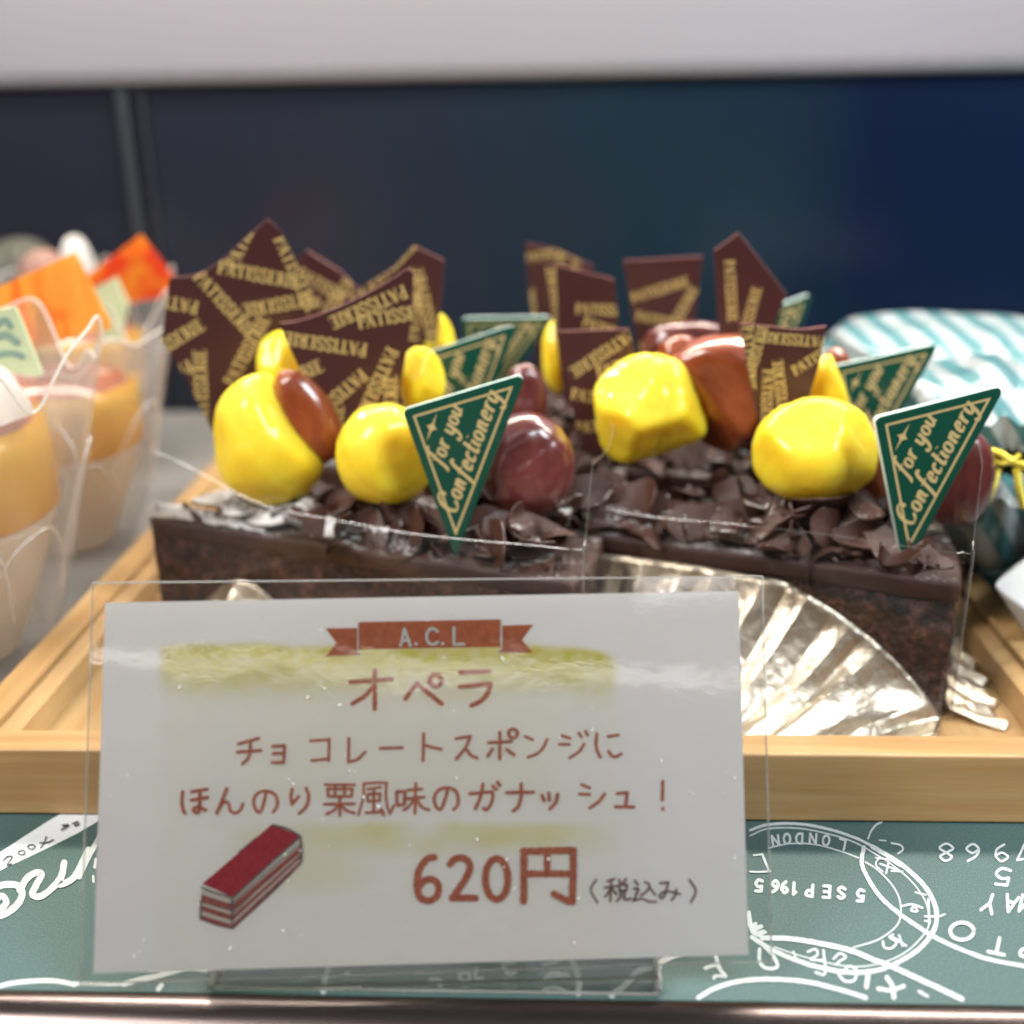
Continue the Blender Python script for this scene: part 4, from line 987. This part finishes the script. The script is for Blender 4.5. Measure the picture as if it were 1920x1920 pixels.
plate(arc([(524, 606), (565, 600), (640, 573), (715, 535), (765, 503)]) + [(775, 512), (773, 590), (757, 690), (735, 800), (700, 905), (640, 860), (606, 790), (560, 690), (532, 628)], ty + 4.35,
      [(W_, 757, 533, 202), (W_, 672, 617, 9), (W_, 690, 645, 170), (W_, 470, 752, 21), (W_, 676, 690, 219), (W_, 726, 648, 243), (W_, 745, 850, 87), (W_, 640, 905, 84)],
      'broad chocolate plate with a concave top, standing right of the largest one', yaw=4, size=34)
plate([(640, 565), (690, 532), (740, 500), (775, 461), (832, 488), (822, 610), (800, 760), (700, 760), (655, 640)], ty + 8.6,
      [(W_, 700, 545, 42), (W_, 775, 520, -80), (W_, 785, 640, 84), (W_, 655, 560, -8)], 'blurred chocolate plate with a pointed top, behind the broad concave plate', size=30)
plate([(545, 500), (575, 470), (640, 510), (668, 540), (690, 640), (640, 760), (570, 700)], ty + 9.8, [(W_, 555, 520, -30), (W_, 600, 620, 50), (W_, 560, 590, -40)], 'blurred chocolate plate mostly hidden behind the largest plate', size=30)
plate([(1049, 622), (1178, 617), (1190, 660), (1172, 760), (1150, 850), (1095, 850), (1072, 760)], ty + 5.6, [(W_, 1182, 615, 214), (W_, 1120, 708, 14), (W_, 1068, 748, -10), (W_, 1078, 812, 4)], 'small flat-topped chocolate plate at the left of the right column', yaw=-3, size=30)
plate([(1022, 500), (1040, 496), (1152, 524), (1158, 610), (1170, 760), (1060, 760), (1045, 650)], ty + 8.2, [(W_, 1046, 620, 92), (W_, 1078, 588, -3), (W_, 1090, 610, -22)], 'blurred chocolate plate with a sloping top, behind the small flat-topped plate', size=26)
plate([(985, 455), (1050, 470), (1112, 500), (1100, 620), (1060, 700), (1010, 700), (994, 560)], ty + 12.2, [(W_, 985, 492, 8), (W_, 1010, 640, 95), (W_, 1056, 520, 80), (W_, 1085, 530, 85)], 'dark far chocolate plate at the left back of the right column', size=22)
plate([(1170, 489), (1318, 481), (1303, 600), (1262, 720), (1205, 720), (1188, 600)], ty + 10.0, [(W_, 1186, 568, 17), (W_, 1255, 640, 62), (W_, 1190, 600, -12), (W_, 1200, 660, 6)], 'blurred wide chocolate plate with an empty top half, right column centre', size=24)
plate([(1339, 470), (1385, 437), (1475, 552), (1452, 612), (1425, 700), (1410, 790), (1360, 790), (1347, 620)], ty + 6.9, [(W_, 1358, 488, -84), (W_, 1398, 652, 78), (W_, 1352, 640, -50)], 'tall arrow-shaped chocolate plate pointing up on the right column', yaw=-8, size=25, th=.2)
plate(arc([(1388, 608), (1440, 612), (1500, 618), (1550, 612)], 4) + [(1537, 680), (1512, 760), (1480, 880), (1440, 880), (1420, 780), (1403, 690)], ty + 4.0,
      [(W_, 1392, 612, -84), (W_, 1408, 730, 78), (W_, 1430, 692, -88), (W_, 1480, 790, 100), (W_, 1490, 705, 32), (W_, 1550, 632, 174)], 'front chocolate plate of the right column, above the large yellow chestnut', yaw=3, size=27)

# ---------------------------------------------------------------- green plastic picks
SCR = {'f': [[(.46, .92), (.36, 1.04), (.25, .85), (.16, .3), (.06, -.25), (-.06, -.36)], [(.02, .5), (.4, .5)]], 'o': ['o'], 'r': [[(.08, 0), (.08, .5)], [(.1, .3), (.2, .48), (.34, .46)]],
 'y': [[(.04, .5), (.05, .15), (.16, .03), (.3, .2)], [(.34, .5), (.3, -.1), (.16, -.38), (.0, -.34), (.02, -.2)]], 'u': [[(.05, .5), (.05, .15), (.15, .02), (.29, .16)], [(.33, .5), (.31, .12), (.42, .04)]],
 'C': [[(.6, .72), (.56, .95), (.36, 1.02), (.12, .75), (.07, .35), (.22, .02), (.45, .04), (.6, .22)]], 'n': [[(.06, .5), (.06, 0)], [(.07, .28), (.18, .48), (.29, .44), (.29, .12), (.4, .04)]],
 'e': [[(.07, .24), (.28, .3), (.27, .46), (.15, .48), (.05, .25), (.12, .02), (.32, .1)]], 'c': [[(.3, .4), (.2, .5), (.06, .3), (.1, .04), (.32, .1)]], 't': [[(.14, .8), (.1, .15), (.17, .02), (.28, .1)], [(-.02, .5), (.28, .5)]],
 'i': [[(.1, .5), (.08, .12), (.2, .05)], [(.13, .7), (.13, .74)]], ' ': []}
SADV = {'f': .36, 'o': .42, 'r': .36, 'y': .42, 'u': .44, 'C': .60, 'n': .43, 'e': .36, 'c': .34, 't': .28, 'i': .22, ' ': .28}
PT = [(-1.07, 3.52), (1.73, 4.30), (.02, 0.0)]       # pick outline in cm: tip at the origin, x right, y up
def rounded(tri, r, n=6):
    out = []; T = [Vector(p) for p in tri]
    for i, p in enumerate(T):
        a = (T[i - 1] - p).normalized(); b_ = (T[(i + 1) % 3] - p).normalized(); half = math.acos(max(-1, min(1, a.dot(b_)))) / 2
        rr = r if i < 2 else .03
        d = rr / math.tan(half); c = p + (a + b_).normalized() * rr / math.sin(half); s0 = p + a * d - c; s1 = p + b_ * d - c
        a0 = math.atan2(s0.y, s0.x); a1 = math.atan2(s1.y, s1.x)
        while a1 - a0 > math.pi: a1 -= 2 * math.pi
        while a1 - a0 < -math.pi: a1 += 2 * math.pi
        out += [(c.x + rr * math.cos(a0 + (a1 - a0) * k / n), c.y + rr * math.sin(a0 + (a1 - a0) * k / n)) for k in range(n + 1)]
    return out
def inset_tri(tri, d):
    T = [Vector(p) for p in tri]; res = []
    cen = sum(T, Vector((0, 0))) / 3
    lines = []
    for i in range(3):
        a, b_ = T[i], T[(i + 1) % 3]; t = (b_ - a).normalized(); n = Vector((-t.y, t.x))
        if n.dot(cen - a) < 0: n = -n
        lines.append((a + n * d, t))
    for i in range(3):
        (p, t), (q, u) = lines[i - 1], lines[i]
        den = t.x * u.y - t.y * u.x; k = ((q - p).x * u.y - (q - p).y * u.x) / den; res.append(tuple(p + t * k))
    return res
def make_pick():
    root = thing('cake_pick', (0, 0, 0))
    ol = rounded(PT, .12); mb = MB(); TH = .20
    ol2 = rounded(inset_tri(PT, .022), .10)
    f3 = lambda p, y: Vector((p[0], y, p[1]))
    n = len(ol); b0 = len(mb.v)
    mb.v += [f3(p, -TH / 2) for p in ol2] + [f3(p, -TH / 2 + .022) for p in ol] + [f3(p, TH / 2) for p in ol]
    mb.face([b0 + i for i in range(n)], 0); mb.face([b0 + 2 * n + i for i in range(n)][::-1], 0)
    for i in range(n):
        j = (i + 1) % n; mb.face((b0 + i, b0 + n + i, b0 + n + j, b0 + j), 0); mb.face((b0 + n + i, b0 + 2 * n + i, b0 + 2 * n + j, b0 + n + j), 1)
    obj('pick_body', mb, [M['pick'], M['pick_edge']], root, weld=True, smooth=35)
    g = MB(); k = [0]
    def add(poly):
        z = -TH / 2 - .006 - (k[0] % 12) * .0010
        P3 = [f3(p, z) for p in poly]
        if (P3[1] - P3[0]).cross(P3[2] - P3[0]).y > 0: P3 = P3[::-1]
        g.poly(P3)
    bt = inset_tri(PT, .185); b2 = inset_tri(PT, .235)
    for i in range(3):
        j = (i + 1) % 3; add([bt[i], bt[j], b2[j], b2[i]])
    dr = Vector((PT[1][0] - PT[2][0], PT[1][1])).normalized(); nl = Vector((-dr.y, dr.x))
    def text(t, s0, off, sc, wd_, trk):
        x = 0
        for ch in t:
            for st in SCR[ch]:
                st = ring((.2, .25), .155, .235, 14) if st == 'o' else catmull(st, 6)
                k[0] += 1
                st = [(px + .24 * py, py) for px, py in st]
                P = [Vector(p) for p in st]; m = len(P); L = []; Rr = []
                for i, p in enumerate(P):
                    tg = (P[min(i + 1, m - 1)] - P[max(i - 1, 0)]).normalized(); q = Vector((-tg.y, tg.x)); ww = wd_ * (.55 + .75 * abs(tg.y))
                    L.append(p + q * ww / 2); Rr.append(p - q * ww / 2)
                for i in range(m - 1):
                    add([tuple(dr * (s0 + (v.x + x) * sc) + nl * (off + v.y * sc)) for v in (L[i], Rr[i], Rr[i + 1], L[i + 1])])
            x += SADV[ch] * trk
    text('Confectionery', 1.00, .36, .50, .12, 1.20); text('for you', 1.98, 1.02, .46, .12, 1.15)
    c = Vector((-.42, 3.12)); k[0] += 1      # four-point star
    def star(c, a, r): return [c + dr * a[0] * r + nl * a[1] * r for a in ()]
    for L_, w_, ax in ((.34, .035, dr), (.14, .05, nl)):
        pe = Vector((-ax.y, ax.x)); k[0] += 1; add([c + ax * L_, c + pe * w_, c - ax * L_, c - pe * w_])
    k[0] += 1; add([c + dr * .1, c + nl * .11, c - dr * .1, c - nl * .11])
    obj('gold_print', g, M['pick_gold'], root)
    return root
GP = 'green triangular picks in the cakes'
def set_pick(o, px, py, Y, roll, yaw, scale, tilt, label):
    p = PY(px, py, Y); o.location = p * CM; o.rotation_euler = (math.radians(tilt), math.radians(roll), math.radians(yaw)); o.scale = (scale,) * 3
    return tag(o, label, 'cake pick', GP)
pk = make_pick()
set_pick(pk, 853, 1045, ty + 1.35, 0, 3, 1.0, -4, 'front green pick of the left cakes, in focus beside the maroon chestnut')
set_pick(dup(pk), 862, 905, ty + 6.4, -1, 5, 1.0, -4, 'second green pick of the left cakes, right behind the front one')
set_pick(dup(pk), 880, 806, ty + 11.0, 15, 0, .96, 0, 'rear green pick of the left cakes, blurred, with a level top edge')
set_pick(dup(pk), 1691, 1070, ty + 1.0, 2.4, 4, 1.0, -4, 'front green pick of the right cakes, nearest the striped wrappers')
set_pick(dup(pk), 1600, 925, ty + 6.2, 4.0, 3, .97, -4, 'second green pick of the right cakes, behind the large yellow chestnut')
set_pick(dup(pk), 1420, 812, ty + 11.6, -4, 3, 1.0, 0, 'rear green pick of the right cakes, only a blurred corner beside the arrow-shaped plate')

# ---------------------------------------------------------------- left: custard cakes in frilled film cups on a grey board
mb = MB(); mb.box((-40, 17.5, .02), (TX0 - .75, 50.6, .55)); o = obj('grey_board', mb, M['grey_board'], origin=(-25, 18, 0), bevel=.12)
tag(o, 'grey board under the custard cakes at the left', 'board')
def custard_cake(c, k, seed):
    """k scales a cup 9 cm across the rim and 5 cm high"""
    root = thing('custard_cake', c); c = Vector(c)
    def lathe(prof, n=64, wob=0):
        m = MB(); rows = []
        for q in prof:
            r = []
            for i in range(n):
                a = 2 * math.pi * i / n; w = 1 + wob * noise.noise(Vector((math.cos(a), math.sin(a), q[1] + seed)))
                r.append(c + Vector((q[0] * w * math.cos(a), q[0] * w * math.sin(a), q[1] * 1.3)) * k)
            rows.append(r)
        m.grid(rows, True); return m
    obj('cream_base', lathe([(.01, .08), (1.3, .08), (1.45, .2), (2.5, 2.2), (2.85, 2.95), (2.7, 3.05)]), M['cream'], root, c, smooth=50)
    obj('custard', lathe([(2.75, 3.0), (3.0, 3.15), (3.1, 4.3), (3.0, 4.75), (2.4, 5.0)], wob=.05), M['custard'], root, c, smooth=60)
    obj('caramel_top', lathe([(2.9, 4.72), (2.5, 5.08), (1.2, 5.2), (.01, 5.2)], wob=.06), M['caramel'], root, c, smooth=60)
    m = MB(); n = 200; rows = []
    for j in range(20):
        v = j / 19; rr = []
        for i in range(n):
            a = 2 * math.pi * i / n; f = math.sin(a * 5 + seed) * .45 + math.sin(a * 8 + 2 * seed) * .35 + 1.1 * noise.noise(Vector((3 * math.cos(a), 3 * math.sin(a), seed + v * .8)))
            rad = 2.2 + 2.3 * v ** .9 + .34 * f * v * v
            rr.append(c + Vector((rad * math.cos(a), rad * math.sin(a), 0.04 + 7.9 * v ** 1.08 * (1 + .16 * f * v))) * k)
        rows.append(rr)
    m.grid(rows, True); obj('film_cup', m, M['cup_film'], root, c, smooth=70)
    m = MB(); m.tube(rows[-1] + rows[-1][:1], .034, 6, caps=False); obj('film_rim', m, M['cream'], root, c, smooth=80)
    m = MB()
    for q in range(9):
        a0 = q * 2 * math.pi / 9 + seed; wdt = .42 + .1 * math.sin(q * 2.3); v0, v1 = .30 + .06 * math.sin(q * 5), .62 + .14 * math.sin(q * 3.1 + seed); P = []
        for t in range(19):
            tt = t / 18; vv = v0 + (v1 - v0) * math.sin(math.pi * tt) ** .6; x_ = vv * 19; j_ = int(x_); f_ = (a0 + wdt * (2 * tt - 1)) / (2 * math.pi) * n; i = int(math.floor(f_)); f_ -= i
            P.append(c + (rows[j_][i % n].lerp(rows[j_ + 1][i % n], x_ - j_).lerp(rows[j_][(i + 1) % n].lerp(rows[j_ + 1][(i + 1) % n], x_ - j_), f_) - c) * 1.012)
        m.tube([tuple(x) for x in catmull([tuple(x) for x in P], 3)], .03, 5)
    obj('film_folds', m, M['cup_fold'], root, c, smooth=80)
    return root
p1, p2, p3 = PY(-135, 900, 25.5), PY(108, 800, 33.5), PY(150, 700, 42.5)
C1, C2, C3 = (p1.x, p1.y, .56), (p2.x, p2.y, .56), (p3.x, p3.y, .56)
GC = 'custard cakes in frilled film cups'
tag(custard_cake(C1, 1.0, 1), 'front custard cake in a frilled translucent cup, cut off by the left edge', 'cake', GC)
tag(custard_cake(C2, .86, 4), 'second custard cake in a frilled cup, under the orange plates', 'cake', GC)
tag(custard_cake(C3, .85, 7), 'far custard cake in a frilled cup, blurred at the back left', 'cake', GC)
def sheet_thing(name, pts, Y, mt, th, label, cat, yaw=0, group=None, extra=None):
    cx = sum(p[0] for p in pts) / len(pts); cy = sum(p[1] for p in pts) / len(pts); c = PY(cx, cy, Y)
    a = math.radians(yaw); n = Vector((math.sin(a), -math.cos(a), 0))
    P = []
    for p in pts:
        d = ray(*p); P.append(CAM + d * ((c - CAM).dot(n) / d.dot(n)))
    mb = MB(); mb.slab(P, n, th); z = min(p.z for p in P)
    o = obj(name, mb, mt, origin=(c.x, c.y, z), bevel=min(th * .3, .04)); tag(o, label, cat, group); return o, c, n
GO = 'orange chocolate plates on the custard cakes'
sheet_thing('orange_plate', [(-45, 560), (0, 540), (138, 478), (205, 608), (205, 616), (70, 648), (-30, 690)], 31.5, M['orange'], .22, 'square orange chocolate plate with reddish streaks at the left', 'chocolate plate', 10, GO)
sheet_thing('orange_plate', [(165, 515), (262, 444), (322, 518), (312, 555), (235, 568), (170, 640), (150, 600)], 39.5, M['orange_red'], .25, 'orange-red chocolate plate, blurred, just left of the largest dark plate', 'chocolate plate', 8, GO)
o, c, n = sheet_thing('cream_pick', [(-60, 590), (28, 577), (78, 702), (70, 706), (-20, 690), (-70, 680)], 26.3, M['pick_cream'], .16, 'pale cream-green pick with raised pattern at the far left edge', 'cake pick', 6)
mb = MB()
for pts, w in [([(-10, 612), (10, 600), (20, 612)], 12), ([(-20, 640), (10, 628), (32, 642)], 14), ([(-20, 668), (20, 662), (42, 668)], 12)]:
    for poly in ribbon(catmull(pts, 6), w):
        P = []
        for x, y in poly:
            d = ray(x, y); P.append(CAM + d * ((c - CAM).dot(n) / d.dot(n)) + n * .012)
        mb.poly(P)
ch = obj('raised_pattern', mb, M['pick_pattern'], o, o.location / CM)
sheet_thing('pale_pick', [(170, 545), (215, 523), (238, 570), (225, 640), (190, 640)], 37.5, M['pick_cream'], .16, 'pale blurred pick between the two orange plates', 'cake pick', 0)
def dome(c, r, h, mt, name, label, cat, ridges=0):
    mb = MB(); n = 40; c = Vector(c); rows = []
    for j in range(14):
        v = j / 13; a0 = v * math.pi / 2 * .985
        rows.append([c + Vector((r * math.cos(a0) ** .8 * (1 + .06 * ridges * math.sin(6 * a + 4 * v)) * math.cos(a), r * math.cos(a0) ** .8 * (1 + .06 * ridges * math.sin(6 * a + 4 * v)) * math.sin(a), h * math.sin(a0))) for a in [2 * math.pi * k / n for k in range(n)]])
    mb.grid(rows, True); o = obj(name, mb, mt, origin=c, smooth=70); return tag(o, label, cat)
dome(Vector(C1) + Vector((1.9, -.6, 6.7)), 1.2, 1.3, M['cream'], 'cream_dollop', 'white whipped cream dollop on the front custard cake, under the cream pick', 'cream', 1)
dome(PY(88, 530, 43) + Vector((0, 0, -1.6)), 1.35, 2.9, M['brown_cake'], 'brown_bun', 'pinkish-brown blurred bun behind the left orange plate', 'bun')
dome(PY(140, 460, 46) + Vector((0, 0, -1.6)), .75, 2.0, M['cream'], 'cream_peak', 'white blurred cream peak at the back left', 'cream', 1)
dome(PY(40, 490, 47) + Vector((0, 0, -2.2)), 1.9, 3.2, M['olive_leaf'], 'olive_garnish', 'dark olive blurred garnish in the back left corner', 'garnish', 1.5)

# ---------------------------------------------------------------- right: striped wrapped sweets with gold ties
def wrapped(neck, axis, rx, ry, rz, seed, label):
    axis = Vector(axis).normalized(); ax = axis.cross(Vector((0, 0, 1))).normalized(); az = ax.cross(axis)
    base = Vector(neck) - axis * rz * 1.08; low = base + axis * rz * .5 - Vector((0, 0, ry))
    root = thing('wrapped_sweet', low); mb = MB(); n = 110
    prof = catmull([(0.02, 0), (.55, .01), (.88, .10), (1, .34), (.97, .60), (.80, .82), (.50, .96), (.22, 1.03), (.10, 1.08), (.20, 1.13), (.34, 1.17)], 5); rows = []
    for q in prof:
        r = []
        for k in range(n):
            a = 2 * math.pi * k / n; gather = max(0, min(1, (q[1] - .45) / .5))
            f = 1 + (.015 + .10 * gather) * math.sin(13 * a + seed + 2 * q[1] + .8 * math.sin(3 * a)) + .07 * noise.noise(Vector((2.2 * math.cos(a), 2.2 * math.sin(a), q[1] * 4 + seed)))
            sq = 1 / max(abs(math.cos(a)) ** 3 + abs(math.sin(a)) ** 3, .3) ** (1 / 3)
            r.append(base + ax * (rx * q[0] * f * sq * math.cos(a)) + az * (ry * q[0] * f * sq * math.sin(a)) + axis * (rz * q[1]))
        rows.append(r)
    mb.grid(rows, True); obj('wrapper', mb, M['wrap'], root, low, smooth=70)
    return tag(root, label, 'wrapped sweet', 'sweets in striped wrappers at the right')
def tie(c, L, label, a0, parent_label=None):
    """gold wire tie: a twisted bow of ribbed wire with two hanging ends"""
    mb = MB(); c = Vector(c)
    def rib(pts, r):
        P = [Vector(p) for p in pts]; P = catmull([tuple(p) for p in P], 22)
        rad = [r * (1 + .22 * math.sin(i * 1.35)) for i in range(len(P))]; mb.tube([c + Vector(p) for p in P], rad, 12)
    r = L * .095
    rib([(-.75 * L, -.02, .22 * L), (-.35 * L, -.1, .16 * L), (0, -.12, -.05 * L), (.5 * L, -.1, -.22 * L), (.95 * L, 0, -.26 * L)], r)
    rib([(-.55 * L, -.06, .02 * L), (-.3 * L, -.16, -.1 * L), (0, -.14, -.04 * L), (.2 * L, -.1, .1 * L)], r * .7)
    rib([(-.30 * L, -.10, -.28 * L), (-.36 * L, -.14, -.7 * L), (-.50 * L, -.12, -1.15 * L)], r)
    rib([(.18 * L, -.10, -.28 * L), (.30 * L, -.14, -.8 * L), (.5 * L, -.12, -1.3 * L)], r)
    o = obj('gold_tie', mb, M['tie'], origin=c, smooth=80); return tag(o, label, 'twist tie', 'gold twist ties on the wrapped sweets')
wrapped(PY(1895, 868, 26.6), (-.30, -1, .34), 4.2, 3.0, 7.0, 1, 'front striped wrapped sweet with a gold bow, right of the front green pick')
wrapped(PY(1815, 735, 34.4), (-.30, -1, .05), 4.9, 1.8, 7.0, 3, 'rear striped wrapped sweet, blurred behind the right second pick')
tie(PY(1893, 858, 25.6), .95, 'bright gold bow tie at the right edge, beside the front green pick', 0)
tie(PY(1768, 735, 33.5), 1.0, 'pale blurred gold tie between the two right green picks', 0)
mb = MB(); A_, B_, C_, D_ = PY(1860, 1096, 24.6), PY(2000, 985, 27.5), PY(1985, 1290, 24.4), PY(2150, 1120, 28)  # white end of the wrapped sweet, built as a separate folded piece
E_ = PY(1925, 1040, 28.5); F_ = PY(1935, 1150, 24.0)
mb.v = [A_, B_, C_, D_, E_, F_]
for f in ((0, 5, 1), (0, 2, 5), (1, 5, 3), (5, 2, 3), (0, 1, 4), (1, 3, 4), (0, 4, 2), (4, 3, 2)): mb.face(f)
o = obj('white_wrapper_end', mb, M['white_plastic'], origin=C_, weld=True, bevel=.12); tag(o, 'folded white end of the wrapped sweet, with a pointed corner at the right edge, beside the tray rail', 'packet')
